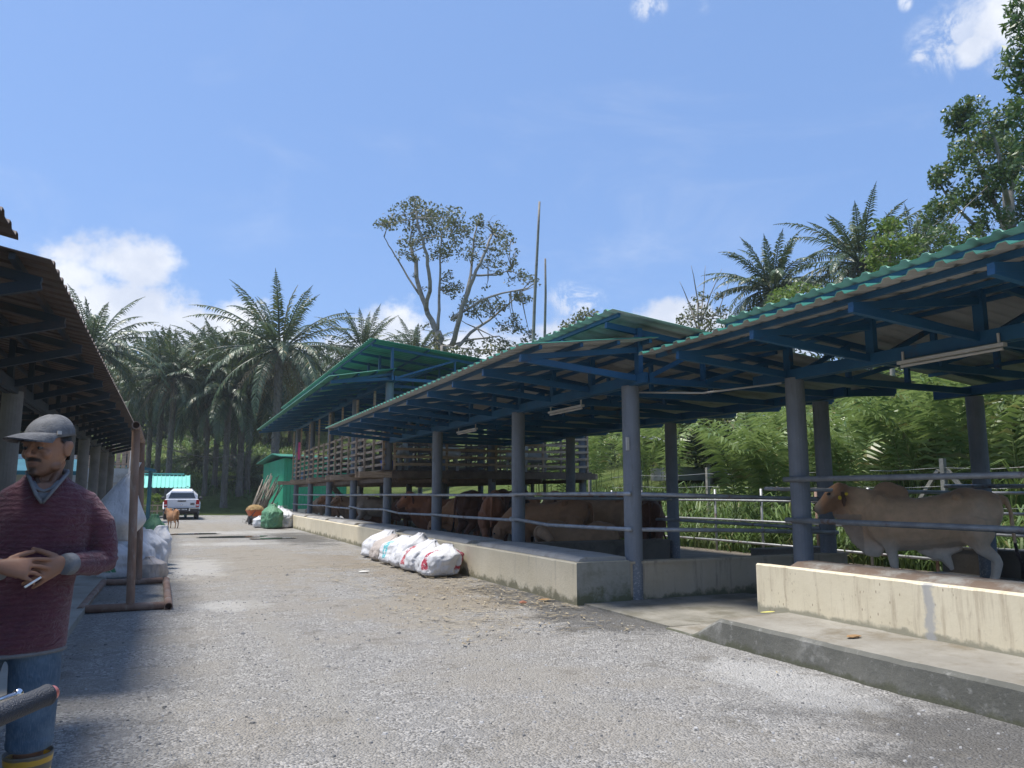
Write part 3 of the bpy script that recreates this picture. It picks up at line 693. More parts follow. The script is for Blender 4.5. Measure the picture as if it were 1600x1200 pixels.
PALMS = [  # bearing px, crown px, depth, scale, variant, label
    (437, 545, 58, 1.12, 0, 'tallest oil palm with upright feathery fronds over hanging dead leaves, behind green hut'),
    (273, 588, 60, .80, 1, 'oil palm with drooping glossy crown above the turquoise kiosk'),
    (142, 545, 55, .95, 2, 'oil palm half hidden behind the brown roof edge of side shed'),
    (372, 575, 74, 1.0, 2, 'oil palm standing just behind the tallest palm, lower crown'),
    (568, 545, 68, .80, 0, 'oil palm whose thin crown top shows over far end of goat house roof'),
    (205, 600, 74, .95, 0, 'oil palm in shade between the drooping palm and side shed roof'),
    (325, 615, 78, .95, 1, 'shaded oil palm in the gap between the drooping and tallest palms'),
    (485, 610, 76, .95, 1, 'oil palm behind goat house roof, low crown beside tallest palm'),
    (650, 558, 85, .95, 2, 'distant oil palm with one arching frond next to the tall bare-limbed tree'),
    (1208, 452, 40, .66, 1, 'oil palm with spreading arched fronds rising over cattle shed ridge'),
    (1345, 408, 36, .66, 2, 'oil palm with dense upright crown behind leafy shrub over green roof'),
    (1430, 405, 44, .66, 0, 'oil palm partly hidden behind broad-leaved trees over green roof'),
    (240, 640, 95, 1.0, 2, 'far palm in plantation row just above turquoise kiosk'),
    (345, 650, 98, 1.0, 0, 'far palm in plantation row between hut and pickup'),
    (395, 640, 92, 1.0, 1, 'far palm in plantation row close to the green hut roof'),
    (455, 640, 92, 1.0, 2, 'far palm in plantation row hidden behind goat house posts'),
    (300, 660, 110, 1.0, 1, 'farthest palm in the plantation above the white pickup'),
    (185, 640, 90, 1.0, 1, 'far palm in plantation seen past the hanging white sack pole'),
    (535, 620, 88, .9, 1, 'far palm behind goat house roof slope'),
]
for i, (u, v, d, sc, k, lab) in enumerate(PALMS):
    c = at(u, v, d); b = gz(c.x, c.y) - .1
    root = thing('oil_palm', lab, 'palm tree', (c.x, c.y, b), i * 1.7, 'oil palms around the farm yard')
    h = c.z - b; o = link('trunk', trunk_v[i % 2], root); o.scale = (sc, sc, h)
    o = link('crown', crown_v[k], root); o.location = (0, 0, h - .15); o.scale = (sc,) * 3
    o = link('dead_fronds', dead_v[i % 2], root); o.location = (0, 0, h - .25); o.scale = (sc,) * 3
# small trunkless palms on the plantation floor
for i, (u, v, d, lab) in enumerate(((305, 705, 72, 'young trunkless palm on the grassy slope behind the pickup'), (385, 745, 66, 'young low palm on shaded slope beside the green hut'))):
    x, y = bearing(u, d); root = thing('young_palm', lab, 'palm tree', (x, y, gz(x, y)), i)
    o = link('crown', crown_v[i + 1], root); o.location = (0, 0, .6); o.scale = (.55, .55, .6)
# bare plantation trunks one can tell apart in front of the dark wood
TR = [(319, 62, .9, 9, 'thin leaning trunk in shade just behind the pickup cab'), (334, 64, 1, 10, 'palm trunk on the slope, second past the pickup'), (350, 60, 1.1, 9, 'dark palm trunk closest to the lane end, past the pickup'),
      (373, 63, 1.2, 10, 'stout mottled palm trunk near the bamboo pile'), (385, 64, 1.1, 10, 'stout mottled trunk next to the bamboo pile and hut'), (228, 66, 1, 9, 'palm trunk above the turquoise lean-to'), (243, 62, 1, 9, 'slanting palm trunk above the kiosk roof'), (300, 78, 1, 9, 'distant trunk between kiosk and pickup on the slope')]
rr = random.Random(11)
for u, d, s, h, lab in TR:
    x, y = bearing(u, d); root = thing('palm_tree', lab, 'palm tree', (x, y, gz(x, y) - .1), u, 'shaded plantation trunks behind the yard')
    o = link('trunk', trunk_v[u % 2], root); o.scale = (s * .8, s * .8, h); o = link('crown', crown_v[u % 3], root); o.location = (0, 0, h - .1); o.scale = (1, 1, 1)
# the dark wood beyond: far palms that read as one mass
def far_wood():
    mb = MB(); rr = random.Random(31)
    for i in range(44):
        u = rr.uniform(100, 640); d = rr.uniform(96, 130); x, y = bearing(u, d); z = gz(x, y); h = rr.uniform(6, 11)
        mb.tube([(x, y, z - .2), (x + rr.uniform(-.5, .5), y, z + h)], .3, 6)
    t = mb.build('far_palm_trunks_tmp', M['palm_trunk']); 
    mb = MB(); mb2 = MB()
    for v in t.data.vertices: mb2.v.append(tuple(v.co))
    for p in t.data.polygons: mb2.face(tuple(p.vertices), 1)
    bpy.data.objects.remove(t)
    for i in range(120):
        u = rr.uniform(60, 700); d = rr.uniform(92, 135); x, y = bearing(u, d); z = gz(x, y) + rr.uniform(3.5, 10)
        c = MB()
        for k in range(17): frond(c, 1.2 - 1.9 * k / 17 + rr.uniform(-.2, .2), k * 2.4 + rr.random(), rr.uniform(5, 6.6), rr.uniform(.9, 1.7), rr, nl=10, lw=.26, ll=1.0)
        n = len(mb2.v); mb2.v += [(p[0] + x, p[1] + y, p[2] + z) for p in c.v]; mb2.f += [tuple(q + n for q in f) for f in c.f]; mb2.m += [0] * len(c.f)
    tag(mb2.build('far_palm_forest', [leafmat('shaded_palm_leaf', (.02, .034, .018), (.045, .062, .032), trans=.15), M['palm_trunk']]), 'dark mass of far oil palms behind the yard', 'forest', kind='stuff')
far_wood()

# ---- broad-leaved trees: limbs as polylines, leaf sprays through the crown volume
def leafcloud(mb, c, r, n, size, rr, m=0, aspect=.45, gap=.0):
    c = Vector(c)
    for i in range(n):
        d = Vector((rr.gauss(0, 1), rr.gauss(0, 1), rr.gauss(0, 1))).normalized() * (rr.random() ** .45)
        p = c + Vector((d.x * r[0], d.y * r[1], d.z * r[2]))
        if gap and noise.noise(p * gap) < -.12: continue
        a = Vector((rr.gauss(0, 1), rr.gauss(0, 1), rr.gauss(-.3, .8))).normalized(); s = a.cross(Vector((rr.gauss(0, 1), rr.gauss(0, 1), rr.gauss(0, 1)))).normalized()
        l = size * rr.uniform(.7, 1.3); w = s * l * aspect
        n0 = len(mb.v); mb.v += [tuple(p - a * l * .5), tuple(p + w * .5), tuple(p + a * l * .5), tuple(p - w * .5)]; mb.face((n0, n0 + 1, n0 + 2, n0 + 3), m)
def leafy_tree(name, label, d, limbs, clouds, leaf, dens, lm, bm, seed, dspread=2.0, trunk_px=None, group=None, aspect=.45, twig=True, gap=0, lk=1.0, ck=1.0):
    """limbs: [(radius0, radius1, [(u, v, depth offset)...])], clouds: [(u, v, ru, rv)] measured on the photo at depth d"""
    rr = random.Random(seed); k = d / 1200
    base = at(*limbs[0][2][0][:2], d); x, y = base.x, base.y; z = gz(x, y) - .2
    root = thing(name, label, 'tree', (x, y, z), group=group)
    tb = MB(); tips = []
    for li, (r0, r1, pts) in enumerate(limbs):
        P = [at(u, v, d + o) for (u, v, o) in pts]
        if li == 0: P = [Vector((x, y, z))] + P
        Q = []
        for a, b in zip(P[:-1], P[1:]):
            for t in (0, .34, .67): q = a.lerp(b, t); Q.append(q + Vector((rr.uniform(-1, 1), rr.uniform(-1, 1), rr.uniform(-.4, .4))) * (r0 * .35 if t else 0))
        Q.append(P[-1]); n = len(Q)
        tb.tube(Q, [(r0 + (r1 - r0) * i / (n - 1)) * lk for i in range(n)], 8 if r0 > .1 else 5); tips += Q[n // 3:]
    lb = MB()
    for (u, v, ru, rv) in clouds:
        c = at(u, v, d + rr.uniform(-1, 1) * dspread); R_ = (ru * k * ck, ru * k * ck, rv * k * ck)
        leafcloud(lb, c, R_, int(dens * ru * rv), leaf, rr, aspect=aspect, gap=gap)
        if twig and tips:
            q = min(tips, key=lambda t: (t - c).length)
            mid = q.lerp(c, .5) + Vector((rr.uniform(-1, 1), rr.uniform(-1, 1), rr.uniform(-.5, .5))) * (q - c).length * .12
            tb.tube([q, mid, c], [.07 * k * 18, .04 * k * 18, .012 * k * 18], 5)
            for j in range(4):
                e = c + Vector((rr.uniform(-1, 1) * R_[0], rr.uniform(-1, 1) * R_[1], rr.uniform(-1, 1) * R_[2])) * .8
                tb.tube([c.lerp(mid, .3), c.lerp(e, .5) + Vector((0, 0, .1)), e], [.022 * k * 18, .014 * k * 18, .006 * k * 18], 4)
    tb.build('trunk', bm, root, smooth=True); lb.build('crown', lm, root)
    return root
# tall sparse tree over the goat house
limbs = [(.75, .6, [(692, 600, 0), (690, 545, 0), (682, 520, 0)]),
         (.34, .2, [(684, 525, 0), (668, 490, .5), (655, 450, 1), (650, 405, 1.4), (640, 380, 2)]), (.26, .1, [(666, 485, .5), (672, 440, -1), (668, 400, -1.6), (655, 360, -2), (650, 330, -2)]),
         (.22, .08, [(684, 515, 0), (686, 470, .5), (688, 420, 1), (690, 370, 1)]), (.34, .12, [(706, 540, 0), (716, 505, -1), (726, 470, -1.5), (740, 435, -2), (755, 400, -2), (770, 365, -1)]),
         (.2, .08, [(728, 462, -1), (737, 415, 1), (740, 375, 1.5), (745, 350, 2)]), (.24, .06, [(712, 545, 0), (735, 520, 1), (765, 500, 2), (790, 480, 2), (815, 455, 2)]),
         (.16, .05, [(705, 500, 0), (750, 470, -2), (785, 458, -3), (825, 450, -3), (838, 440, -3)]), (.14, .05, [(655, 460, 1), (630, 420, 2), (612, 390, 2), (600, 370, 2)]), (.14, .04, [(738, 430, -2), (775, 430, 0), (800, 420, 1)]),
         (.15, .04, [(700, 540, 0), (740, 530, 2), (780, 525, 3), (795, 540, 3)])]
clouds = [(598, 350, 14, 9), (612, 345, 18, 14), (630, 335, 22, 18), (648, 322, 20, 14), (650, 350, 26, 20), (672, 335, 24, 18), (690, 345, 24, 20), (706, 340, 20, 18), (712, 362, 22, 18), (688, 370, 26, 18), (665, 375, 24, 14),
          (684, 395, 22, 16), (705, 392, 22, 16), (728, 360, 12, 12), (640, 378, 18, 10), (628, 398, 12, 8), (645, 402, 10, 8), (648, 310, 7, 5),
          (750, 350, 20, 14), (762, 344, 18, 10), (775, 362, 20, 14), (790, 372, 12, 12), (760, 375, 20, 12), (745, 385, 16, 14), (775, 392, 22, 14), (790, 388, 14, 10), (765, 408, 20, 12), (735, 398, 12, 10), (798, 375, 9, 6), (805, 395, 8, 6), (802, 400, 7, 8), (786, 412, 8, 6), (768, 425, 10, 6),
          (702, 455, 16, 12), (715, 448, 12, 9), (692, 450, 10, 10), (700, 430, 10, 8), (662, 452, 8, 6), (645, 432, 8, 5), (735, 470, 16, 12), (755, 475, 18, 12), (775, 472, 16, 10), (770, 485, 18, 12), (742, 490, 14, 10), (725, 480, 10, 10), (760, 448, 7, 6),
          (800, 440, 12, 8), (815, 430, 14, 9), (828, 438, 14, 8), (838, 446, 8, 8), (805, 462, 14, 8), (818, 468, 14, 8), (790, 478, 12, 8), (800, 500, 14, 10), (785, 510, 16, 10), (810, 515, 14, 8), (828, 525, 12, 8), (792, 535, 14, 7), (765, 535, 14, 7), (735, 535, 12, 6), (712, 495, 10, 10), (660, 515, 8, 8), (672, 505, 8, 6), (780, 425, 8, 6), (796, 422, 7, 5), (805, 412, 6, 5), (815, 540, 16, 10)]
leafy_tree('broadleaf_tree', 'tall sparse forked tree with pale limbs and olive leaves above goat house roof', 62, limbs, clouds, .28, .95, M['leaf_dry'], M['bark'], 5, gap=.8, lk=.68, ck=1.12)
# ivy-like growth round its fork
leafy_tree('small_tree', 'small olive bush crown at the foot of the tall sparse tree', 58, [(.2, .1, [(690, 600, 0), (690, 540, 0)])], [(690, 555, 26, 20), (672, 548, 14, 12), (712, 555, 16, 14), (735, 552, 20, 10), (765, 548, 20, 10), (785, 545, 18, 8), (680, 530, 9, 14)], .34, .4, M['leaf_dry'], M['bark'], 6)
leafy_tree('small_tree', 'round pale crown peeking above front ridge of cattle shed', 52, [(.2, .1, [(912, 620, 0), (915, 520, 0)])], [(918, 492, 18, 13), (905, 500, 18, 12), (890, 508, 14, 8), (930, 500, 12, 12), (880, 515, 10, 6), (900, 520, 30, 14), (860, 528, 10, 6)], .3, .5, M['leaf_dry'], M['bark'], 7)
leafy_tree('bare_tree', 'half bare shrubby tree with thin twigs beyond the cattle shed ridge', 44, [(.14, .05, [(1095, 640, 0), (1095, 540, 0), (1090, 470, 0)]), (.06, .01, [(1092, 520, 0), (1075, 470, 1), (1062, 440, 1)]), (.06, .01, [(1094, 510, 0), (1110, 460, 0), (1128, 420, 0)]), (.05, .01, [(1092, 480, 0), (1085, 440, 0), (1080, 415, 0)]), (.05, .01, [(1095, 500, 0), (1100, 450, 1), (1102, 415, 1)]), (.05, .01, [(1098, 520, 0), (1125, 480, 0), (1140, 440, 0)])],
           [(1085, 490, 22, 22), (1105, 495, 24, 18), (1070, 500, 14, 14), (1130, 490, 14, 16), (1095, 465, 14, 10), (1120, 462, 12, 8), (1100, 515, 34, 14)], .22, .42, M['leaf_dry'], M['bark'], 8)
# trees at the edge of the photo
leafy_tree('broadleaf_tree', 'big broad-leaved tree with rounded dark green clumps above nearer shed roof', 24, [(.22, .16, [(1585, 620, 0), (1582, 420, 0), (1575, 300, 0)]), (.10, .04, [(1580, 380, 0), (1545, 300, 1), (1520, 240, 1), (1505, 190, 1)]), (.09, .03, [(1578, 330, 0), (1560, 240, -1), (1545, 190, -1)]), (.08, .03, [(1580, 420, 0), (1530, 360, 1), (1490, 320, 1), (1470, 290, 1)]), (.09, .03, [(1580, 300, 0), (1600, 220, 0), (1620, 150, 0)]), (.08, .03, [(1582, 380, 0), (1620, 320, 0), (1660, 280, 0)])],
           [(1495, 180, 24, 18), (1515, 170, 26, 20), (1535, 165, 20, 16), (1500, 200, 26, 18), (1530, 195, 28, 22), (1515, 225, 32, 22), (1500, 250, 20, 16), (1545, 230, 28, 24), (1475, 270, 26, 16), (1465, 285, 18, 12), (1490, 290, 30, 18), (1530, 265, 24, 14), (1560, 265, 28, 24), (1580, 230, 34, 30), (1550, 300, 36, 22), (1510, 320, 34, 20), (1470, 325, 34, 16), (1450, 345, 24, 14), (1490, 350, 40, 20), (1540, 345, 40, 22), (1590, 320, 36, 30), (1470, 375, 44, 18), (1530, 380, 50, 20), (1440, 365, 18, 14), (1620, 250, 50, 40), (1640, 330, 50, 40), (1420, 385, 24, 14), (1580, 180, 24, 26), (1560, 210, 26, 24), (1600, 380, 40, 24), (1555, 345, 30, 24), (1590, 270, 30, 30)], .16, .80, M['leaf_mid'], M['bark'], 9, dspread=1.4, gap=1.2)
leafy_tree('broadleaf_tree', 'overhanging tree with long drooping leaves at upper edge of the photo', 14, [(.16, .12, [(1690, 700, 0), (1680, 350, 0), (1670, 100, 0)]), (.06, .02, [(1672, 250, 0), (1630, 180, 0), (1590, 120, 0)]), (.06, .02, [(1670, 150, 0), (1625, 80, 0), (1590, 30, 0)]), (.05, .02, [(1675, 300, 0), (1630, 280, 0), (1595, 260, 0)])],
           [(1585, 40, 18, 22), (1590, 10, 22, 18), (1575, 95, 18, 16), (1590, 80, 22, 26), (1595, 130, 22, 30), (1565, 115, 10, 10), (1590, 180, 18, 30), (1600, 230, 18, 28), (1605, 290, 20, 22), (1620, 100, 30, 60), (1640, 30, 50, 50), (1650, 160, 50, 60), (1660, 260, 50, 50)], .17, .22, M['leaf_mid'], M['bark'], 10, dspread=.5, aspect=.3)
leafy_tree('shrub_tree', 'light green leafy shrub in front of the dense upright palm', 22, [(.09, .05, [(1395, 640, 0), (1395, 450, 0), (1390, 400, 0)]), (.04, .015, [(1393, 430, 0), (1420, 400, 0)])],
           [(1378, 355, 20, 16), (1395, 350, 18, 14), (1370, 385, 22, 14), (1395, 380, 30, 20), (1360, 405, 16, 10), (1415, 395, 26, 14), (1375, 415, 30, 14), (1425, 375, 16, 10), (1405, 420, 40, 12)], .15, .45, M['leaf_light'], M['bark'], 12, dspread=.6)
leafy_tree('shrub_tree', 'low yellow-green shrub below the spreading palm, over green roof', 26, [(.08, .05, [(1240, 640, 0), (1238, 480, 0)])],
           [(1225, 462, 26, 12), (1245, 455, 28, 14), (1215, 475, 20, 10), (1270, 452, 18, 8), (1240, 480, 46, 14)], .15, .6, M['leaf_light'], M['bark'], 13, dspread=.6)
leafy_tree('small_tree', 'dark shady tree behind the little hut and end post', 31, [(.18, .1, [(1110, 760, 0), (1110, 690, 0), (1112, 640, 0)])],
           [(1075, 660, 30, 22), (1100, 655, 36, 26), (1130, 670, 36, 24), (1090, 685, 40, 22), (1130, 700, 40, 22), (1070, 700, 26, 20), (1150, 690, 26, 26), (1110, 720, 40, 16), (1165, 720, 26, 20)], .2, .7, M['leaf_dark'], M['bark'], 14, dspread=1)

# ---- ginger thicket, grasses
def ginger_shoot(mb, base, azm, H, lean, rr, ls=.42, nl=18):
    d0 = Vector((math.cos(azm), math.sin(azm), 0)); side = Vector((-math.sin(azm), math.cos(azm), 0)); p = Vector(base); e = R(88); n = 12; pts = [p.copy()]; ds = []
    for i in range(n):
        d = d0 * math.cos(e) + Vector((0, 0, math.sin(e))); ds.append(d); p = p + d * H / n; pts.append(p.copy()); e -= lean / n * (.1 + 2.2 * (i / n))
    ds.append(ds[-1]); mb.tube(pts, [.014 * (1 - .7 * i / n) for i in range(n + 1)], 4, cap=False)
    for i in range(nl):
        t = .30 + .70 * i / nl; q = t * n; k = min(int(q), n - 1); c = pts[k].lerp(pts[k + 1], q - k); d = ds[k]; up = side.cross(d)
        for s in (-1, 1):
            l = ls * rr.uniform(.8, 1.15) * (.75 + .5 * math.sin(math.pi * (i / nl)))
            dd = (side * s + d * .55 + up * rr.uniform(-.1, .3)).normalized(); w = d.cross(dd).cross(dd).normalized() * l * .075
            m1 = c + dd * l * .45; tip = m1 + (dd + Vector((0, 0, -.5 - .4 * rr.random()))).normalized() * l * .55
            n0 = len(mb.v); mb.v += [tuple(c), tuple(m1 + w), tuple(tip), tuple(m1 - w)]; mb.face((n0, n0 + 1, n0 + 2, n0 + 3))
def ginger():
    mb = MB(); rr = random.Random(41)
    for i in range(200):
        if i < 150: x = rr.uniform(16.0, 22.5); y = rr.uniform(6, 21)
        else: x = rr.uniform(15.5, 22); y = rr.uniform(19, 38)
        a = math.degrees(math.atan2(x, y))
        if y > 16 and 36 < a < 42.5 and x < 20: continue
        for k in range(3):
            ginger_shoot(mb, (x + rr.uniform(-.25, .25), y + rr.uniform(-.25, .25), gz(x, y) - .05), rr.uniform(0, 6.28) if k else rr.uniform(2.6, 4.4), rr.uniform(2.6, 3.9), rr.uniform(.9, 1.6), rr, nl=15, ls=.60)
    tag(mb.build('ginger_undergrowth', M['ginger']), 'thicket of tall arching ginger plants behind the sheds', 'undergrowth', kind='stuff')
ginger()
rr = random.Random(43)
for (u, d, H, a, lab) in ((1215, 19.5, 3.7, 3.3, 'large arching ginger plant beside the end post of nearer shed'), (1165, 21, 3.6, 3.4, 'ginger plant reaching out over the dark shade by wooden fence post'), (1330, 18.5, 3.5, 3.2, 'tall pale ginger plant directly behind the bull head'), (1430, 18, 3.5, 3.3, 'tall ginger plant behind the back of the bull')):
    x, y = bearing(u, d); root = thing('ginger_plant', lab, 'plant', (x, y, gz(x, y)), group='tall ginger plants behind the fence')
    mb = MB()
    for k in range(9): ginger_shoot(mb, (rr.uniform(-.3, .3), rr.uniform(-.3, .3), 0), a + rr.uniform(-.7, .7) if k < 6 else rr.random() * 6.28, H * rr.uniform(.8, 1.1), rr.uniform(1.0, 1.6), rr, ls=.55, nl=20)
    mb.build('foliage', M['ginger'], root, world=False)
def blades(mb, x, y, n, H, rr, spread=.25, w=.018):
    z = gz(x, y) - .03
    for i in range(n):
        a = rr.random() * 6.28; b = Vector((x + rr.uniform(-1, 1) * spread, y + rr.uniform(-1, 1) * spread, z)); h = H * rr.uniform(.6, 1.15); o = Vector((math.cos(a), math.sin(a), 0)) * h
        s = Vector((-math.sin(a), math.cos(a), 0)) * w; p1 = b + o * .12 + Vector((0, 0, h * .55)); p2 = b + o * .38 + Vector((0, 0, h * .85)); p3 = b + o * .75 + Vector((0, 0, h * .72))
        n0 = len(mb.v); mb.v += [tuple(b - s * .6), tuple(b + s * .6), tuple(p1 + s), tuple(p1 - s), tuple(p2 + s * .8), tuple(p2 - s * .8), tuple(p3)]
        mb.face((n0, n0 + 1, n0 + 2, n0 + 3)); mb.face((n0 + 3, n0 + 2, n0 + 4, n0 + 5)); mb.face((n0 + 5, n0 + 4, n0 + 6))
def grass():
    mb = MB(); rr = random.Random(47)
    for i in range(1500):
        x = rr.uniform(12.3, 19); y = rr.uniform(3, 34) if i % 3 else rr.uniform(4, 18); blades(mb, x, y, 9, rr.uniform(.35, .8) if x < 15.5 else rr.uniform(.25, .5), rr, .35)
    for i in range(500):
        x = rr.uniform(12.4, 14.5); y = rr.uniform(4, 24); blades(mb, x, y, 8, rr.uniform(.7, 1.15), rr, .2, .02)
    for i in range(1400):      # slope under the palms
        u = rr.uniform(215, 480); d = rr.uniform(62, 95); x, y = bearing(u, d); blades(mb, x, y, 5, rr.uniform(.3, .7), rr, .8, .05)
    tag(mb.build('grass', M['blade']), 'long green fodder grass growing beyond the sheds', 'grass', kind='stuff')
grass()
rr = random.Random(53)
for (u, v, d, H, lab) in ((1228, 0, 17.5, 1.6, 'tall pale tuft of fodder grass left of the end post'), (1085, 0, 22, 1.8, 'spiky grass tuft before the little hut'), (1010, 0, 24, 1.5, 'grass tuft beside the grey end post near the goat house'), (1590, 0, 15.5, 1.4, 'grass tuft behind the tail of the bull')):
    x, y = bearing(u, d); mb = MB(); blades(mb, x, y, 46, H, rr, .22, .022); o = mb.build('grass_tuft', M['blade'], origin=(x, y, gz(x, y))); tag(o, lab, 'grass tuft', 'big fodder grass tufts')
# vegetation mass on the far rise
def rise():
    mb = MB(); rr = random.Random(59)
    for i in range(260):
        x = rr.uniform(22, 40); y = rr.uniform(2, 60); z = gz(x, y); s = rr.uniform(1.2, 2.6)
        leafcloud(mb, (x, y, z + s * .8), (s, s, s * .9), 130, .3, rr)
    for i in range(60):
        x = rr.uniform(24, 40); y = rr.uniform(8, 45); z = gz(x, y); s = rr.uniform(2.6, 4.2)
        leafcloud(mb, (x, y, z + s * .9), (s, s, s), 420, .34, rr)
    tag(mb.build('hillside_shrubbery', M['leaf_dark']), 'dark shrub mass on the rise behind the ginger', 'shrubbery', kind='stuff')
rise()
# ------------------------------------------------------------------ fences, poles, cable, small buildings
root = thing('pipe_fence', 'galvanised pipe rail fence in the sun behind cattle shed', 'fence', (12.0, 9.4, 0))
for z in (.33, .82, 1.27):
    mb = MB(); mb.tube([(12.0, 8.9, z), (12.02, 15, z + .02), (12.0, 21.6, z)], .026, 8); mb.build('rail', M['galv'], root, smooth=True)
for y in (9.0, 9.35, 10.7, 12.0, 13.6, 15.2, 16.8, 18.4, 20):
    mb = MB(); mb.cyl((12.06, y, -.1), (12.06, y, 1.55 if y > 9.5 else 1.4), .028, 8); mb.build('post', M['rust'] if int(y * 10) % 3 == 0 else M['galv'], root, smooth=True)
root = thing('pipe_fence', 'low galvanised rail fence seen behind the bull', 'fence', (12.3, 8.6, 0))
for z in (.55, .78, 1.12, 1.45):
    mb = MB(); mb.tube([(12.3, 8.8, z), (12.35, 4, z - .02), (12.3, -3, z)], .024, 8); mb.build('rail', M['galv'], root, smooth=True)
for y in (8.8, 7.2, 5.2, 3.2, 1.0, -2):
    mb = MB(); mb.cyl((12.35, y, -.1), (12.35, y, 1.6), .027, 8); mb.build('post', M['rust'], root, smooth=True)
root = thing('wire_fence', 'old wire fence with grey wooden posts in front of the ginger', 'fence', (15, 10, gz(15, 10)))
fx = lambda y: 15.0 + .03 * y
tops = []
for y in (4.5, 6.8, 9.2, 11.6, 14.2, 17, 20, 24, 28):
    x = fx(y); z = gz(x, y); j = rnd.uniform(-.06, .06); tops.append((x, y, z))
    mb = MB(); mb.bar((x, y, z - .1), (x + j, y + j, z + 1.5), .10, .10); mb.build('post', M['wood_grey'], root)
x, y, z = tops[3]
for s in (-1, 1):
    mb = MB(); mb.bar((x, y + s * 1.1, z), (x, y + s * .1, z + 1.25), .08, .08); mb.build('brace', M['wood_grey'], root)
for h in (.5, .9, 1.3):
    mb = MB(); P = []
    for (a, b) in zip(tops[:-1], tops[1:]):
        for t in (0, .5): P.append((a[0] + (b[0] - a[0]) * t - .06, a[1] + (b[1] - a[1]) * t, a[2] + (b[2] - a[2]) * t + h - (.05 if t else 0)))
    mb.tube(P, .006, 4); mb.build('wire', M['galv'], root)
# bamboo poles
M['bamboo'] = mat('weathered_bamboo', (.22, .19, .15), (.30, .27, .22), 6, .7, dirt=(.13, .11, .09), dscale=5)
for pts, r0, lab in (([(831, 640), (833, 540), (835, 480), (838, 420), (841, 360), (843, 315)], .075, 'taller bent bamboo pole rising behind cattle shed roof'), ([(850, 640), (851, 530), (852.5, 460), (852, 404)], .065, 'shorter straight bamboo pole beside the taller bent one')):
    P = [at(u, v, 30) for u, v in pts]; P[0].z = gz(P[0].x, P[0].y); n = len(P)
    mb = MB(); mb.tube(P, [r0 * (1 - .45 * i / (n - 1)) for i in range(n)], 10); o = mb.build('bamboo_pole', M['bamboo'], origin=P[0], smooth=True); tag(o, lab, 'pole', 'bamboo poles behind the shed')
# cable from the side shed to the goat house
a = Vector((-.6, 27, 3.1)); b = Vector((4.6, 40, 4.3)); P = []
for i in range(25): t = i / 24; p = a.lerp(b, t); p.z -= .75 * 4 * t * (1 - t); P.append(p)
mb = MB(); mb.tube(P, .013, 5); o = mb.build('overhead_cable', M['black'], origin=a); tag(o, 'thin black overhead cable sagging across the lane to goat house', 'cable')

M['hut_green'] = mat('bright_green_cladding', (.022, .26, .13), (.03, .30, .16), 2, .5, bump=.05)
def hut():
    A = Vector(bearing(442, 49) + (0,)); B = Vector(bearing(410, 51.5) + (0,)); 
    lx = (B - A); lx.z = 0; W = lx.length; lx.normalize(); back = Vector((lx.y, -lx.x, 0)); back = back if back.y > 0 else -back
    fr = A + (-lx) * 4.2 ; D = 3.2
    root = thing('green_hut', 'small bright green metal hut with teal roof at lane end', 'hut', A)
    # local frame: e1 = along the gable towards B, e2 = depth
    def wall(mb, p, q, z0, z1a, z1b, n):
        for i in range(n):
            t0, t1 = i / n, (i + 1) / n; c = p.lerp(q, t0); d = p.lerp(q, t0 + .82 / n); e = p.lerp(q, t1); nn = (q - p).cross(Vector((0, 0, 1))).normalized() * .025
            za, zb, zc = z1a + (z1b - z1a) * t0, z1a + (z1b - z1a) * (t0 + .82 / n), z1a + (z1b - z1a) * t1
            mb.quad(c + Vector((0, 0, z0)), d + Vector((0, 0, z0)), d + Vector((0, 0, zb)), c + Vector((0, 0, za)))
            mb.quad(d + Vector((0, 0, z0)), e - nn + Vector((0, 0, z0)), e - nn + Vector((0, 0, zc)), d + Vector((0, 0, zb)))
            mb.quad(e - nn + Vector((0, 0, z0)), e + Vector((0, 0, z0)), e + Vector((0, 0, zc)), e - nn + Vector((0, 0, zc)))
    C2 = A - lx * 0 + Vector((4.5, 2.2, 0)); Dd = B + (C2 - A)
    mb = MB(); wall(mb, B, A, .5, 3.45, 3.75, 3); wall(mb, A, C2, .5, 3.75, 3.6, 18); wall(mb, C2, Dd, .5, 3.6, 3.3, 3); wall(mb, Dd, B, .5, 3.3, 3.45, 18); mb.build('wall', M['hut_green'], root)
    mb = MB(); 
    for p, q in ((B, A), (A, C2), (C2, Dd), (Dd, B)):
        mb.hexa([p, q, q + (A - C2).normalized() * 0 + Vector((.06, .06, 0)), p + Vector((.06, .06, 0)), p + Vector((0, 0, .5)), q + Vector((0, 0, .5)), q + Vector((.06, .06, .5)), p + Vector((.06, .06, .5))])
    mb.build('plinth', M['cream'], root)
    mb = MB(); e = (C2 - A).normalized(); 
    zf = lambda p, z: p + Vector((0, 0, z))
    o = lx * .35; s = e * .4; mid = A.lerp(B, .35); midC = C2.lerp(Dd, .35)
    for (p, q, z0, z1) in ((B + lx * .35, mid, 3.45, 4.02), (mid, A - lx * .35, 4.02, 3.8)):
        r = q + (C2 - A) + s; t = p + (C2 - A) + s
        mb.hexa([zf(p - s, z0), zf(q - s, z1), zf(r, z1), zf(t, z0), zf(p - s, z0 + .06), zf(q - s, z1 + .06), zf(r, z1 + .06), zf(t, z0 + .06)])
    mb.build('roof', M['roof_top'], root)
hut()
M['turq'] = mat('turquoise_roof_sheet', (.17, .50, .42), (.21, .56, .48), 1, .45)
M['blue_paint'] = mat('teal_blue_fascia', (.022, .10, .13), (.03, .13, .165), 1, .5)
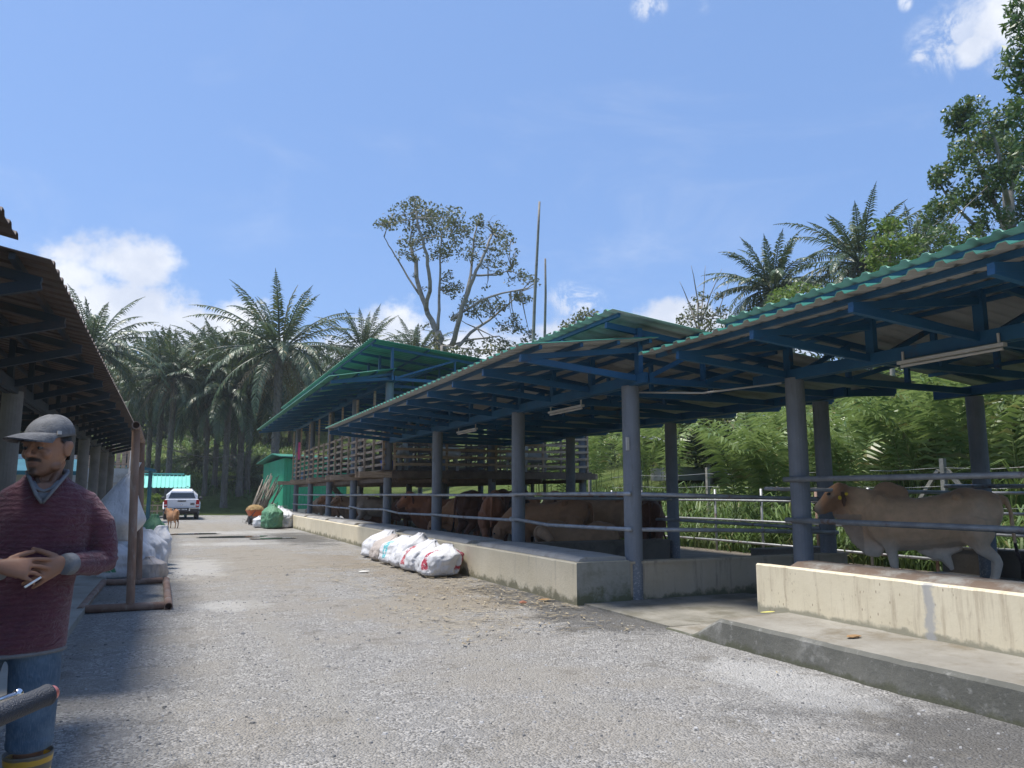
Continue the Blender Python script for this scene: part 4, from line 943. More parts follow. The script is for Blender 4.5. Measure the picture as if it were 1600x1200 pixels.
def kiosk():
    root = thing('kiosk', 'low turquoise roofed kiosk shelter beside the parked pickup', 'kiosk', (-2, 53, 0))
    mb = MB(); n = 20
    for i in range(n):
        x0 = -3.6 + 4.7 * i / n; x1 = x0 + 4.7 / n; xm = x0 + .17
        for (a, b, h0, h1) in ((x0, xm, 0, 0), (xm, xm + .03, 0, .05), (xm + .03, x1 - .01, .05, .05), (x1 - .01, x1, .05, 0)):
            mb.quad((a, 51.6, 1.84 + h0), (b, 51.6, 1.84 + h1), (b, 53.3, 2.62 + h1), (a, 53.3, 2.62 + h0)); mb.quad((a, 53.3, 2.62 + h0), (b, 53.3, 2.62 + h1), (b, 55, 1.9 + h1), (a, 55, 1.9 + h0))
    mb.build('roof', M['turq'], root)
    mb = MB(); mb.box((-3.6, 53.2, 2.68), (.75, 53.4, 2.75)); mb.build('ridge_cap', M['turq'], root)
    for x in (-3.4, -1.2, .95):
        for y in (51.8, 54.7): mb = MB(); mb.cyl((x, y, 0), (x, y, 1.95), .06, 8); mb.build('post', M['blue_paint'], root)
    for (z, w) in ((.75, .9), (.4, .9)):
        mb = MB(); mb.box((-3.3, 51.9, z), (.6, 51.9 + w, z + .06)); mb.build('shelf', M['wood'], root)
    mb = MB()
    for x in (-3.3, -2, -.7, .5): mb.box((x, 51.92, .02), (x + .08, 52.0, .75))
    mb.build('leg', M['wood'], root)
kiosk()
x = leafy_tree('potted_plant', 'leafy green potted plant under the turquoise kiosk roof', 50, [(.05, .03, [(238, 800, 0), (239, 785, 0)])], [(236, 781, 9, 7), (246, 779, 8, 8), (255, 783, 7, 5)], .22, 1.6, M['leaf_light'], M['bark'], 15, dspread=.3)
# pale outbuildings seen under the side shed roof
M['white_wall'] = mat('off_white_wall', (.50, .51, .50), (.56, .57, .55), .8, .85, dirt=(.36, .36, .34), dlo=.52)
M['grey_wall'] = mat('grey_block_wall', (.34, .35, .34), (.42, .43, .42), 1, .9, bump=.2, dirt=(.25, .25, .23))
def outbuildings():
    root = thing('white_outbuilding', 'long white walled outbuilding with teal lean-to roof behind the side shed', 'building', (-9, 33.5, 0))
    mb = MB(); mb.box((-16, 36, 0), (-4.0, 44, 3.2)); mb.build('wall', M['white_wall'], root)
    mb = MB(); mb.hexa([(-16, 33.2, 2.15), (-3.2, 33.2, 2.15), (-3.2, 36.05, 2.75), (-16, 36.05, 2.75), (-16, 33.2, 2.3), (-3.2, 33.2, 2.3), (-3.2, 36.05, 2.85), (-16, 36.05, 2.85)]); mb.build('roof', M['blue_paint'], root)
    for x in (-9, -6.4, -3.6): mb = MB(); mb.cyl((x, 33.5, 0), (x, 33.5, 2.2), .07, 8); mb.build('post', M['grey_wall'], root)
    for x in (-13.5, -11, -8): mb = MB(); mb.box((x, 35.97, 1.2), (x + 1.1, 36.0, 2.0)); mb.build('window', mat('dark_window', (.03, .035, .04), rough=.2), root)
    root = thing('grey_block_wall', 'pale grey block wall beyond the posts of side shed', 'wall', (-3, 37.5, 0))
    mb = MB(); mb.box((-4.0, 37.5, 0), (-1.35, 37.8, 2.55)); mb.build('wall_face', M['grey_wall'], root)
    mb = MB(); mb.box((-4.02, 37.46, 1.25), (-1.33, 37.498, 1.29)); mb.box((-4.02, 37.46, 1.9), (-1.33, 37.498, 1.94)); mb.build('ledge', M['wood_grey'], root)
    root = thing('plank_fence', 'brown plank screen standing on the grey block wall', 'fence', (-3, 37.65, 2.55))
    for i in range(11):
        mb = MB(); x = -4.0 + i * .22; mb.box((x, 37.6, 2.56), (x + .16, 37.64, 3.5 + .1 * (i % 3))); mb.build('plank', M['wood'], root)
    mb = MB(); mb.box((-4, 37.645, 2.7), (-1.5, 37.69, 2.8)); mb.box((-4, 37.645, 3.2), (-1.5, 37.69, 3.3)); mb.build('rail', M['wood'], root)
    root = thing('ladder', 'white metal ladder frame leaning by the plank screen', 'ladder', (-1.7, 37, 0))
    for s in (0, .5):
        mb = MB(); mb.cyl((-1.75 + s, 37.1, .1), (-1.65 + s, 37.42, 3.6), .03, 8); mb.build('side_rail', M['white_pvc'], root)
    for i in range(9):
        t = .1 + .1 * i; mb = MB(); mb.cyl((-1.75 + .1 * t, 37.1 + .32 * t, .1 + 3.5 * t), (-1.25 + .1 * t, 37.1 + .32 * t, .1 + 3.5 * t), .02, 6); mb.build('rung', M['white_pvc'], root)
    root = thing('lean_to', 'small teal lean-to roof on posts behind the rusty pipe frame', 'shelter', (-1.2, 44, 0))
    mb = MB(); mb.hexa([(-3.4, 43, 3.05), (-.75, 43, 2.55), (-.75, 46, 2.55), (-3.4, 46, 3.05), (-3.4, 43, 3.2), (-.75, 43, 2.7), (-.75, 46, 2.7), (-3.4, 46, 3.2)]); mb.build('roof', M['blue_paint'], root)
    for (x, y) in ((-3.2, 43.2), (-1.0, 43.2), (-3.2, 45.8), (-1.0, 45.8)): mb = MB(); mb.cyl((x, y, 0), (x, y, 2.6 if x > -2 else 3.05), .07, 8); mb.build('post', M['blue_paint'], root)
outbuildings()
def little_hut():
    x, y = bearing(1075, 33); z = gz(x, y)
    root = thing('field_hut', 'little grey roofed field hut half hidden in bushes', 'hut', (x, y, z))
    mb = MB(); mb.box((-1.2, -1, 0), (1.3, 1, .55)); mb.build('wall', M['grey_wall'], root, world=False)
    mb = MB(); mb.hexa([(-1.6, -1.4, 1.45), (1.7, -1.4, 1.45), (1.7, 1.2, 1.9), (-1.6, 1.2, 1.9), (-1.6, -1.4, 1.53), (1.7, -1.4, 1.53), (1.7, 1.2, 1.98), (-1.6, 1.2, 1.98)]); mb.build('roof', M['grey_wall'], root, world=False)
    mb = MB(); mb.box((-1.55, -1.42, 1.25), (1.65, -1.38, 1.44)); mb.build('fascia', M['hut_green'], root, world=False)
    for (a, b) in ((-1.1, -.95), (1.2, -.95), (-1.1, .95), (1.2, .95)): mb = MB(); mb.cyl((a, b, 0), (a, b, 1.6), .05, 8); mb.build('post', M['wood_grey'], root, world=False)
little_hut()
# ---- rusty pipe stand with the hanging sack
root = thing('pipe_stand', 'rusty welded pipe stand with square base on the gravel', 'stand', (-.4, 12.2, 0))
r = .048
def hollow(a, b, name='pipe', r=r):
    a = Vector(a); b = Vector(b); d = (b - a).normalized(); s, u = basis(d); mb = MB(); n = 16
    ring = lambda p, q: [p + s * math.cos(6.2832 * j / n) * q + u * math.sin(6.2832 * j / n) * q for j in range(n)]
    mb.rings([ring(a + d * .12, r * .8), ring(a, r * .8), ring(a, r), ring(b, r), ring(b, r * .8), ring(b - d * .12, r * .8)], True); return mb.build(name, M['rust'], root, smooth=False)
hollow((-.90, 10.62, .06), (-.88, 13.92, .06)); hollow((.06, 10.6, .06), (.02, 13.9, .06))
hollow((-.85, 10.72, .065), (.01, 10.70, .065)); hollow((-.83, 13.8, .065), (-.03, 13.78, .065))
hollow((-.37, 10.71, .10), (-.44, 10.75, 2.22)); hollow((-.38, 13.79, .10), (-.47, 13.8, 2.24)); hollow((-.435, 10.5, 2.27), (-.475, 14.2, 2.29))
# ------------------------------------------------------------------ sacks
def sackmat(name, c, band=None, bandx=(0, .1), c2=None):
    m, t, b, oc, out = newmat(name)
    k = t.mix(t.ramp(t.noise(oc, 4, 5, .6), .35, .7), c, tuple(q * .8 for q in c))
    w = t.node('ShaderNodeTexWave', {'bands_direction': 'Z'}); w.inputs['Scale'].default_value = 60; t.l.new(oc, w.inputs['Vector'])
    if band is not None:
        s = t.node('ShaderNodeSeparateXYZ'); t.l.new(oc, s.inputs[0])
        q = t.math('ADD', s.outputs[1], t.math('MULTIPLY', s.outputs[2], -.25)); f = t.math('MULTIPLY', t.ramp(q, bandx[0], bandx[0] + .01), t.math('SUBTRACT', 1, t.ramp(q, bandx[1], bandx[1] + .01)))
        vo = t.node('ShaderNodeTexVoronoi', {'distance': 'CHEBYCHEV'}); vo.inputs['Scale'].default_value = 22; t.l.new(oc, vo.inputs['Vector'])
        f = t.math('MULTIPLY', f, t.ramp(vo.outputs['Distance'], .18, .26)); zz = s.outputs[2]; f = t.math('MULTIPLY', f, t.math('MULTIPLY', t.ramp(zz, .10, .13), t.math('SUBTRACT', 1, t.ramp(zz, .42, .46)))); f = t.math('MULTIPLY', f, t.ramp(t.noise(oc, 7, 4), .38, .48)); k = t.mix(f, k, band)
    k = t.mix(t.math('MULTIPLY', t.ramp(t.noise(oc, 3, 6, .7), .58, .75), .5), k, (.33, .28, .22))
    t.set(b.inputs['Base Color'], k); b.inputs['Roughness'].default_value = .5; b.inputs['Specular IOR Level'].default_value = .35
    bn = t.node('ShaderNodeBump', Strength=.9, Distance=.035); t.l.new(t.math('ADD', t.noise(t.scaled(oc, (1, 1, .45)), 9, 7, .62, 1.4), t.math('MULTIPLY', w.outputs[1], .05)), bn.inputs['Height']); t.l.new(bn.outputs[0], b.inputs['Normal'])
    return m
WHITE = (.68, .68, .70)
M['sack'] = sackmat('white_woven_sack', WHITE); M['sack_red'] = sackmat('white_sack_red_print', WHITE, (.40, .07, .08), (-.12, .10)); M['sack_red2'] = sackmat('white_sack_red_edge', WHITE, (.36, .03, .06), (-.42, -.27))
M['sack_teal'] = sackmat('white_sack_teal_print', WHITE, (.10, .45, .50), (-.12, .03)); M['sack_green'] = sackmat('green_woven_sack', (.11, .27, .15), None); M['sack_dark'] = sackmat('white_sack_dark_edge', WHITE, (.05, .06, .10), (.19, .25))
M['sack_half'] = sackmat('white_sack_green_side', WHITE, (.06, .25, .12), (.10, .32)); M['sack_tan'] = sackmat('dusty_sack', (.50, .44, .40))
def sack_mb(w, d, h, seed, lean=0, slump=.0, open_top=False):
    rr = random.Random(seed); rs = []; n = 72; k = 48
    for i in range(k + 1):
        t = i / k; z = h * t; s = (min(1, t / .14)) ** .5 * .12 + .88
        if t < .06: s *= .80 + .2 * t / .06
        top = smooth01((t - .66) / .34); 
        sw = s * (1 + .10 * math.sin(math.pi * min(1, t * 1.3))); wx = w * sw * (1 - (.55 if not open_top else .12) * top); wy = d * sw * (1 - (.80 if not open_top else .15) * top)
        ring = []
        for j in range(n):
            a = 6.2832 * j / n; c, q = math.cos(a), math.sin(a); e = .72
            x = wy * .5 * math.copysign(abs(c) ** e, c); y = wx * .5 * math.copysign(abs(q) ** e, q)
            f = 1 + .05 * (1 - abs(noise.noise(Vector((a * 2.2 + seed, z * 3, 2)))) * 3) * top + .16 * noise.noise(Vector((c * 1.7 + seed, q * 1.7, z * 4))) + .07 * noise.noise(Vector((c * 5 + seed, q * 5, z * 9))) - .07 * max(0, .35 - abs(noise.noise(Vector((c * 3.1 + seed, q * 3.1, z * 5 + seed))))) * 2 - .035 * max(0, .4 - abs(noise.noise(Vector((c * 7, q * 7 + seed, z * 11))))) + .05 * top * math.sin(9 * a + seed)
            ring.append((x * f + lean * t * t, y * f + slump * t * t, z * (1 + .05 * noise.noise(Vector((c, q, seed))))))
        rs.append(ring)
    mb = MB(); mb.rings(rs); return mb
def sack(loc, w, d, h, seed, m, label, group, lean=0, slump=0, rz=0, open_top=False):
    me = sack_mb(w, d, h, seed, lean, slump, open_top).mesh('sack', m, True); o = link('sack', me, None, loc); o.rotation_euler.z = rz; tag(o, label, 'sack', group); return o
G1 = 'white sacks leaning along the trough wall'
for (y, w, h, m, lab, ln, x) in ((17.5, .92, .80, 'sack', 'plain white sack at the far end of the row along the trough wall', .22, 4.42), (16.65, .85, .72, 'sack_tan', 'off-white sack with faint print, second from far end of wall row', .2, 4.36), (15.75, .82, .74, 'sack_teal', 'white sack with pale teal print in the middle of wall row', .2, 4.38),
                              (14.95, .88, .86, 'sack_dark', 'tallest pointed white sack with dark stitched edge in wall row', .26, 4.36), (14.1, .92, .74, 'sack_red', 'white sack with broad red print on its face in wall row', .24, 4.34), (13.2, .98, .72, 'sack_red2', 'plump white sack with red printed side, nearest end of wall row', .2, 4.36)):
    sack((x, y, .03), w * .95, .66, h * .74, int(y * 10), M[m], lab, G1, lean=ln, slump=rnd.uniform(-.08, .12), rz=rnd.uniform(-.15, .25))
G2 = 'feed sacks heaped by the pipe stand'
for (loc, w, d, h, m, lab, s) in (((-.45, 14.7, .02), .55, .45, .72, 'sack', 'full white sack right behind the far upright of pipe stand', 1), ((-.3, 15.6, .02), .62, .5, .78, 'sack_red', 'white sack with red mark topmost by the lane behind pipe stand', 2), ((-.72, 14.5, .06), .55, .42, .55, 'sack_half', 'white sack with green side slumped beside the concrete kerb', 3),
                                  ((-.22, 14.5, .02), .52, .42, .38, 'sack_tan', 'low dusty wrinkled sack in front of the white ones at pipe stand', 4), ((-.3, 17.6, .02), .6, .5, 1.0, 'sack_green', 'green woven sack standing behind the white sacks at pipe stand', 5), ((-.6, 16.2, .06), .6, .5, .75, 'sack', 'white sack at the back of the heap by the pipe stand', 6), ((-.2, 16.6, .02), .45, .4, .80, 'sack', 'crumpled white sack between green sack and lane', 7)):
    sack(loc, w, d, h, 40 + s, M[m], lab, G2, rz=s * .7, slump=.1)
G3 = 'sacks at the far end of the trough wall'
sack((3.95, 34.0, .02), 1.0, .7, 1.0, 61, M['sack_green'], 'green woven sack beside the bamboo pile', G3, rz=.3); sack((4.5, 34.6, .02), .95, .7, .8, 62, M['sack'], 'bluish white sack next to green sack at trough wall end', G3, rz=.9); sack((4.55, 36.2, .02), .9, .7, .9, 63, M['sack'], 'white sack half hidden behind the other two by the far trough wall', G3)
sack((3.6, 35.2, .02), .6, .5, .5, 64, M['sack_half'], 'small pale green sack on the ground at the foot of the green sack', G3)
# hanging sack on the pipe stand
def hanging():
    rs = []; n = 30; k = 26
    for i in range(k + 1):
        t = i / k; z = 1.88 - 1.10 * t; w = .03 + .30 * smooth01(t * 1.35) * (1 if t < .72 else 1 - .75 * smooth01((t - .72) / .28)); dd = .03 + .30 * smooth01(t * 1.2) * (1 if t < .75 else 1 - .7 * smooth01((t - .75) / .25)); ring = []
        for j in range(n):
            a = 6.2832 * j / n; f = 1 + .10 * noise.noise(Vector((math.cos(a) * 2, math.sin(a) * 2, z * 2.5))) + .05 * math.sin(7 * a + z * 3) * (1 - t)
            ring.append((-.43 - .22 * math.sin(t * 2.6) + w * f * math.cos(a), 12.3 + dd * 1.2 * f * math.sin(a), z))
        rs.append(ring)
    mb = MB(); mb.rings(rs); o = mb.build('hanging_sack', sackmat('white_hanging_sack', WHITE, (.04, .22, .12), (.42, .7)), origin=(-.43, 12.3, .7), smooth=True); tag(o, 'big white sack slung from the top bar of rusty pipe stand', 'sack')
hanging()

# ------------------------------------------------------------------ pickup
def pickup():
    root = thing('pickup_truck', 'white pickup with canopy parked facing away at lane end', 'pickup', (.62, 47.6, .012), R(-1))
    m, t, b, oc, out = newmat('white_car_paint'); b.inputs['Base Color'].default_value = (.74, .75, .78, 1); b.inputs['Roughness'].default_value = .22; b.inputs['Coat Weight'].default_value = .6; M['paint'] = m
    M['glass'] = mat('dark_car_glass', (.02, .025, .03), rough=.06, spec=.9); M['plastic'] = mat('black_plastic', (.025, .026, .03), rough=.5); M['lampred'] = mat('red_lens', (.38, .015, .02), (.45, .02, .02), rough=.2); M['chrome'] = mat('chrome', (.7, .7, .72), rough=.15, metal=1); M['plate'] = mat('plate_black', (.02, .02, .022), rough=.4); M['platew'] = mat('plate_white', (.75, .75, .75), rough=.5)
    def sec(y, w, z0, z1, k=.07, tw=None): tw = tw or w; return [(-w, y, z0 + k), (-w + k, y, z0), (w - k, y, z0), (w, y, z0 + k), (w * 1.005, y, (z0 + z1) / 2), (tw, y, z1 - k), (tw - k, y, z1), (-tw + k, y, z1), (-tw, y, z1 - k), (-w * 1.005, y, (z0 + z1) / 2)]
    mb = MB(); mb.rings([sec(.06, .86, .62, 1.14), sec(.10, .91, .58, 1.16), sec(.8, .925, .52, 1.17), sec(2.2, .925, .48, 1.17), sec(3.6, .925, .48, 1.12, tw=.86), sec(4.7, .90, .5, 1.02, tw=.78), sec(5.15, .80, .52, .86, tw=.7)], True)
    for s in (-1, 1):
        for yc in (1.15, 4.3): mb.tube([(s * .80, yc - .52, .5), (s * .945, yc - .45, .62), (s * .95, yc - .25, .9), (s * .95, yc, .97), (s * .95, yc + .25, .9), (s * .945, yc + .45, .62)], .045, 6)
    mb.build('body', M['paint'], root, world=False, smooth=False)
    mb = MB(); mb.rings([sec(.12, .80, 1.13, 1.2, .03, .78), sec(.16, .82, 1.13, 1.58, .09, .63), sec(.5, .82, 1.13, 1.72, .12, .62), sec(2.0, .82, 1.13, 1.78, .12, .62), sec(2.8, .82, 1.13, 1.74, .12, .62), sec(3.75, .80, 1.1, 1.15, .03, .76)], True); mb.build('canopy', M['paint'], root, world=False)
    mb = MB(); mb.hexa([(-.70, .095, 1.22), (.70, .095, 1.22), (.70, .14, 1.22), (-.70, .14, 1.22), (-.56, .17, 1.60), (.56, .17, 1.60), (.56, .24, 1.60), (-.56, .24, 1.60)]); mb.build('rear_window', M['glass'], root, world=False)
    for s in (-1, 1):
        mb = MB(); mb.hexa([(s * .825, .5, 1.22), (s * .825, 3.3, 1.22), (s * .80, 3.3, 1.22), (s * .80, .5, 1.22), (s * .70, .7, 1.62), (s * .70, 2.8, 1.62), (s * .66, 2.8, 1.62), (s * .66, .7, 1.62)]); mb.build('side_window', M['glass'], root, world=False)
        mb = MB(); mb.rings([[(s * .74, .03, .72), (s * .92, .05, .72), (s * .925, .22, .72), (s * .74, .08, .72)], [(s * .74, .02, .9), (s * .93, .04, .9), (s * .935, .24, .9), (s * .74, .08, .9)], [(s * .76, .04, 1.12), (s * .92, .06, 1.12), (s * .925, .22, 1.12), (s * .76, .09, 1.12)]]); lamp = mb.build('tail_light', M['lampred'], root, world=False)
        mb = MB(); mb.box((min(s * .76, s * .90), .018, .80), (max(s * .76, s * .90), .03, .86)); mb.build('reverse_lens', M['platew'], lamp, world=False)
        mb = MB(); mb.ell((s * 1.04, 3.35, 1.2), (.13, .06, .10)); mb.bar((s * .86, 3.4, 1.14), (s * 1.0, 3.36, 1.18), .05, .05); mb.build('side_mirror', M['plastic'], root, world=False, smooth=True)
        for yc in (1.15, 4.3):
            mb = MB(); rs = []
            for (x, q) in ((-.12, .30), (-.11, .36), (-.05, .375), (.05, .375), (.11, .36), (.12, .30)): rs.append([(s * .82 + x, yc + q * math.cos(6.2832 * j / 28), .375 + q * math.sin(6.2832 * j / 28)) for j in range(28)])
            mb.rings(rs); w = mb.build('wheel', M['black'], root, world=False)
            mb = MB(); mb.cyl((s * .93, yc, .375), (s * .95, yc, .375), .22, 16); mb.build('rim', M['chrome'], w, world=False)
    mb = MB(); mb.hexa([(-.74, .035, .68), (.74, .035, .68), (.74, .07, .68), (-.74, .07, .68), (-.73, .03, 1.13), (.73, .03, 1.13), (.73, .07, 1.13), (-.73, .07, 1.13)]); tg = mb.build('tailgate', M['paint'], root, world=False)
    mb = MB(); mb.box((-.22, .012, 1.02), (.22, .034, 1.09)); mb.build('handle', M['plastic'], tg, world=False)
    mb = MB()
    for i in range(3): mb.box((.46 + i * .075, .02, .86 + .0), (.515 + i * .075, .0345, .95)); 
    mb.box((.45, .02, .83), (.68, .0345, .85)); mb.build('badge', M['plastic'], tg, world=False)
    mb = MB(); mb.ell((0, .03, .86), (.06, .012, .05)); mb.build('emblem', M['chrome'], tg, world=False)
    mb = MB(); mb.rings([[(-.9, y, z0), (.9, y, z0), (.93, y, (z0 + z1) / 2), (.9, y, z1), (-.9, y, z1), (-.93, y, (z0 + z1) / 2)] for (y, z0, z1) in ((.12, .40, .66), (-.06, .42, .66), (-.10, .46, .62))]); bp = mb.build('bumper', M['plastic'], root, world=False)
    mb = MB(); mb.box((-.40, -.115, .52), (.40, -.095, .66)); pl = mb.build('number_plate', M['plate'], bp, world=False)
    mb = MB()
    for i in range(3): mb.box((-.26 + i * .075, -.12, .555), (-.21 + i * .075, -.114, .625))
    for i in range(4): mb.box((.02 + i * .075, -.12, .555), (.065 + i * .075, -.114, .625))
    mb.build('plate_characters', M['platew'], pl, world=False)
    for s in (-1, 1): mb = MB(); mb.box((s * .42 - .03, -.118, .5), (s * .42 + .03, -.09, .67)); mb.build('plate_lamp', M['chrome'], bp, world=False)
    mb = MB(); mb.box((-.7, .3, .3), (.7, 4.8, .5)); mb.cyl((-.8, 1.15, .375), (.8, 1.15, .375), .07, 8); mb.build('chassis', M['plastic'], root, world=False)
pickup()

# ------------------------------------------------------------------ wheelbarrow, bamboo, brushwood
def barrow():
    root = thing('wheelbarrow', 'orange wheelbarrow heaped with dung at the lane end', 'wheelbarrow', (3.72, 38.6, .015), R(12))
    M['orange'] = mat('orange_tray_paint', (.50, .10, .025), (.58, .13, .03), 4, .5, dirt=(.22, .12, .06), dlo=.55)
    mb = MB(); rs = []
    def rr_(hx, hy, z, yo=0): return [(hx * math.copysign(abs(math.cos(a)) ** .5, math.cos(a)), yo + hy * math.copysign(abs(math.sin(a)) ** .5, math.sin(a)), z) for a in [6.2832 * j / 28 + .01 for j in range(28)]]
    mb.rings([rr_(.24, .32, .40), rr_(.36, .48, .66, .03), rr_(.39, .51, .68, .03), rr_(.37, .49, .68, .03), rr_(.25, .33, .43)], True); mb.build('tray', M['orange'], root, world=False)
    mb = MB(); rs = []
    for i in range(8):
        t = i / 7; q = math.cos(t * 1.5); rs.append([(x * (1 + .15 * noise.noise(Vector((x * 6, y * 6, i)))), y, .64 + .30 * math.sin(t * 1.57) + .03 * noise.noise(Vector((x * 9, y * 9, i)))) for (x, y, z) in rr_(.35 * q + .01, .47 * q + .01, 0, .03)])
    mb.rings(rs); mb.build('dung_load', mat('dung_and_straw', (.22, .14, .06), (.32, .22, .10), 8, .95, bump=1, bscale=14), root, world=False)
    for s in (-1, 1):
        mb = MB(); mb.tube([(s * .10, .75, .22), (s * .22, .3, .36), (s * .26, -.3, .42), (s * .29, -.95, .66)], .018, 8); mb.build('handle', M['plastic'], root, world=False)
        mb = MB(); mb.tube([(s * .26, -.1, .40), (s * .33, -.2, .0), (s * .27, -.45, .01), (s * .27, -.4, .46)], .017, 8); mb.build('leg', M['plastic'], root, world=False)
    mb = MB(); mb.rings([[(x, .75 + q * math.cos(6.2832 * j / 20), .2 + q * math.sin(6.2832 * j / 20)) for j in range(20)] for x, q in ((-.05, .12), (-.045, .19), (.045, .19), (.05, .12))]); mb.build('wheel', M['black'], root, world=False)
barrow()
rr = random.Random(71)
mb = MB(); mb2 = MB(); base = Vector((4.4, 40.5, 0))
for i in range(26):
    a = Vector((rr.uniform(-.9, .1), rr.uniform(-.4, .4), rr.uniform(.02, .3))); d = Vector((rr.uniform(.5, 1.1), rr.uniform(-.2, .3), rr.uniform(1.4, 2.3)))
    mb.tube([base + a, base + a + d * .5, base + a + d], [.035, .03, .022], 6)
tag(mb.build('bamboo_bundle', M['bamboo'], origin=base, smooth=True), 'bundle of cut bamboo poles leaning behind the orange wheelbarrow', 'bamboo')
for i in range(240):
    a = Vector((4.9 + rr.gauss(0, .55), 41 + rr.gauss(0, .5), 0)); hmax = max(.1, 1.0 - abs(a.x - 4.9)); a.z = rr.random() * hmax; d = Vector((rr.gauss(0, 1), rr.gauss(0, 1), rr.gauss(0, .4))).normalized() * rr.uniform(.2, .6)
    mb2.tube([a, a + d * .5 + Vector((0, 0, .03)), a + d], [.022, .016, .008], 4)
tag(mb2.build('brushwood_pile', M['wood_grey'], origin=(4.9, 41, 0)), 'tangled pile of cut brushwood in front of green hut', 'brushwood')
# odd things on the goat house rail
def cloth():
    mb = MB(); n = 10; P = []
    for i in range(12):
        for j in range(n): P.append((5.62 + .05 * math.sin(j * 1.7 + i * .3), 38.2 + .55 * j / n * (1 - .3 * i / 12), 3.95 - .075 * i - .03 * math.sin(j)))
    for lay in (0, .012): 
        k = len(mb.v); mb.v += [(x + lay, y, z) for x, y, z in P]
        for i in range(11):
            for j in range(n - 1): a = k + i * n + j; mb.face((a, a + 1, a + n + 1, a + n))
    tag(mb.build('hanging_cloth', mat('pink_cloth', (.55, .06, .16), (.62, .09, .2), 5, .8), origin=(5.6, 38.4, 3.5), smooth=True), 'bright pink cloth hanging from the far goat house post', 'cloth')
cloth()
def bucket(loc, r, h, m, lab):
    root = thing('bucket', lab, 'bucket', loc); mb = MB(); n = 20; ring = lambda q, z: [(q * math.cos(6.2832 * j / n), q * math.sin(6.2832 * j / n), z) for j in range(n)]
    mb.rings([ring(r * .8, 0), ring(r, h), ring(r * 1.06, h), ring(r * 1.06, h - .02), ring(r * .97, h - .02), ring(r * .78, .02)], True); mb.build('tub', m, root, world=False)
    mb = MB(); mb.tube([(r * math.cos(a), 0, h - .02 + r * .5 * math.sin(a) * .6) for a in [3.14159 * i / 10 for i in range(11)]], .006, 5); mb.build('handle', M['galv'], root, world=False)
M['bucket_blue'] = mat('blue_plastic', (.03, .10, .45), rough=.4)
bucket((5.95, 22.9, 2.14), .2, .3, M['bucket_blue'], 'blue bucket inside the near corner pen of goat house'); bucket((5.9, 38.8, 2.14), .2, .45, mat('pale_blue_plastic', (.25, .45, .62), rough=.4), 'pale blue bucket in the farthest goat pen corner'); bucket((5.45, 24.2, 2.09), .075, .18, M['white_pvc'], 'small white can on the goat house floor edge')

# small litter
def bit(name, label, cat, loc, size, m, seed):
    rr = random.Random(seed); mb = MB(); rs = []
    for i in range(5):
        t = i / 4; q = math.sin(math.pi * (.12 + .76 * t)); rs.append([(size[0] * q * math.cos(6.2832 * j / 9) * rr.uniform(.75, 1.15), size[1] * q * math.sin(6.2832 * j / 9) * rr.uniform(.75, 1.15), size[2] * t) for j in range(9)])
    mb.rings(rs); o = mb.build(name, m); o.location = loc; tag(o, label, cat)
bit('brick_fragment', 'small broken orange brick lying near the corner of the trough wall', 'brick', (4.25, 9.3, .02), (.055, .04, .045), mat('broken_brick', (.24, .10, .06), (.30, .14, .09), 20, .9), 1)
bit('fruit_peel', 'dry orange peel scrap against the foot of the trough wall', 'peel', (4.66, 9.5, .025), (.09, .045, .02), mat('dry_peel', (.30, .17, .07), (.36, .23, .11), 15, .8), 2)
bit('paper_scrap', 'yellow paper scrap on the apron below pale cream wall', 'paper', (5.55, 6.25, .252), (.09, .03, .008), mat('yellow_paper', (.5, .47, .14), rough=.8), 3)
bit('paper_scrap', 'white paper scrap on the lane before the sack row', 'paper', (3.3, 14.2, .03), (.10, .07, .02), mat('white_paper', (.65, .64, .6), rough=.8), 4)
bit('dry_leaf', 'brown curled dry leaf on the concrete apron', 'leaf', (5.25, 4.9, .25), (.09, .04, .02), mat('dry_leaf', (.28, .17, .08), rough=.9), 5)
# ------------------------------------------------------------------ cattle, goats
def legs(mb, spec):
    for pts, rad in spec:
        for s in (-1, 1): mb.tube([(x, s * y, z) for x, y, z in pts], rad, 10)
def head_parts(mb, poll, muzzle, k=1):
    """zebu head along the line poll -> muzzle"""
    p = Vector(poll); q = Vector(muzzle); d = (q - p); L = d.length; d.normalize(); up = Vector((-d.z, 0, d.x)); up = up if up.z > 0 else -up
    pos = lambda t, h: p + d * (L * t) + up * h
    mb.tube([pos(-.16, -.03), pos(0, 0), pos(.3, -.005), pos(.62, -.02), pos(.88, -.03), pos(1.02, -.035)], [.075 * k, .108 * k, .112 * k, .078 * k, .070 * k, .045 * k], 12, ry=[.07 * k, .125 * k, .135 * k, .098 * k, .080 * k, .05 * k], up=(0, 1, 0) if False else None)
    mb.tube([pos(.08, -.12), pos(.45, -.10), pos(.85, -.075)], [.085 * k, .06 * k, .05 * k], 10)
    return pos, d, up
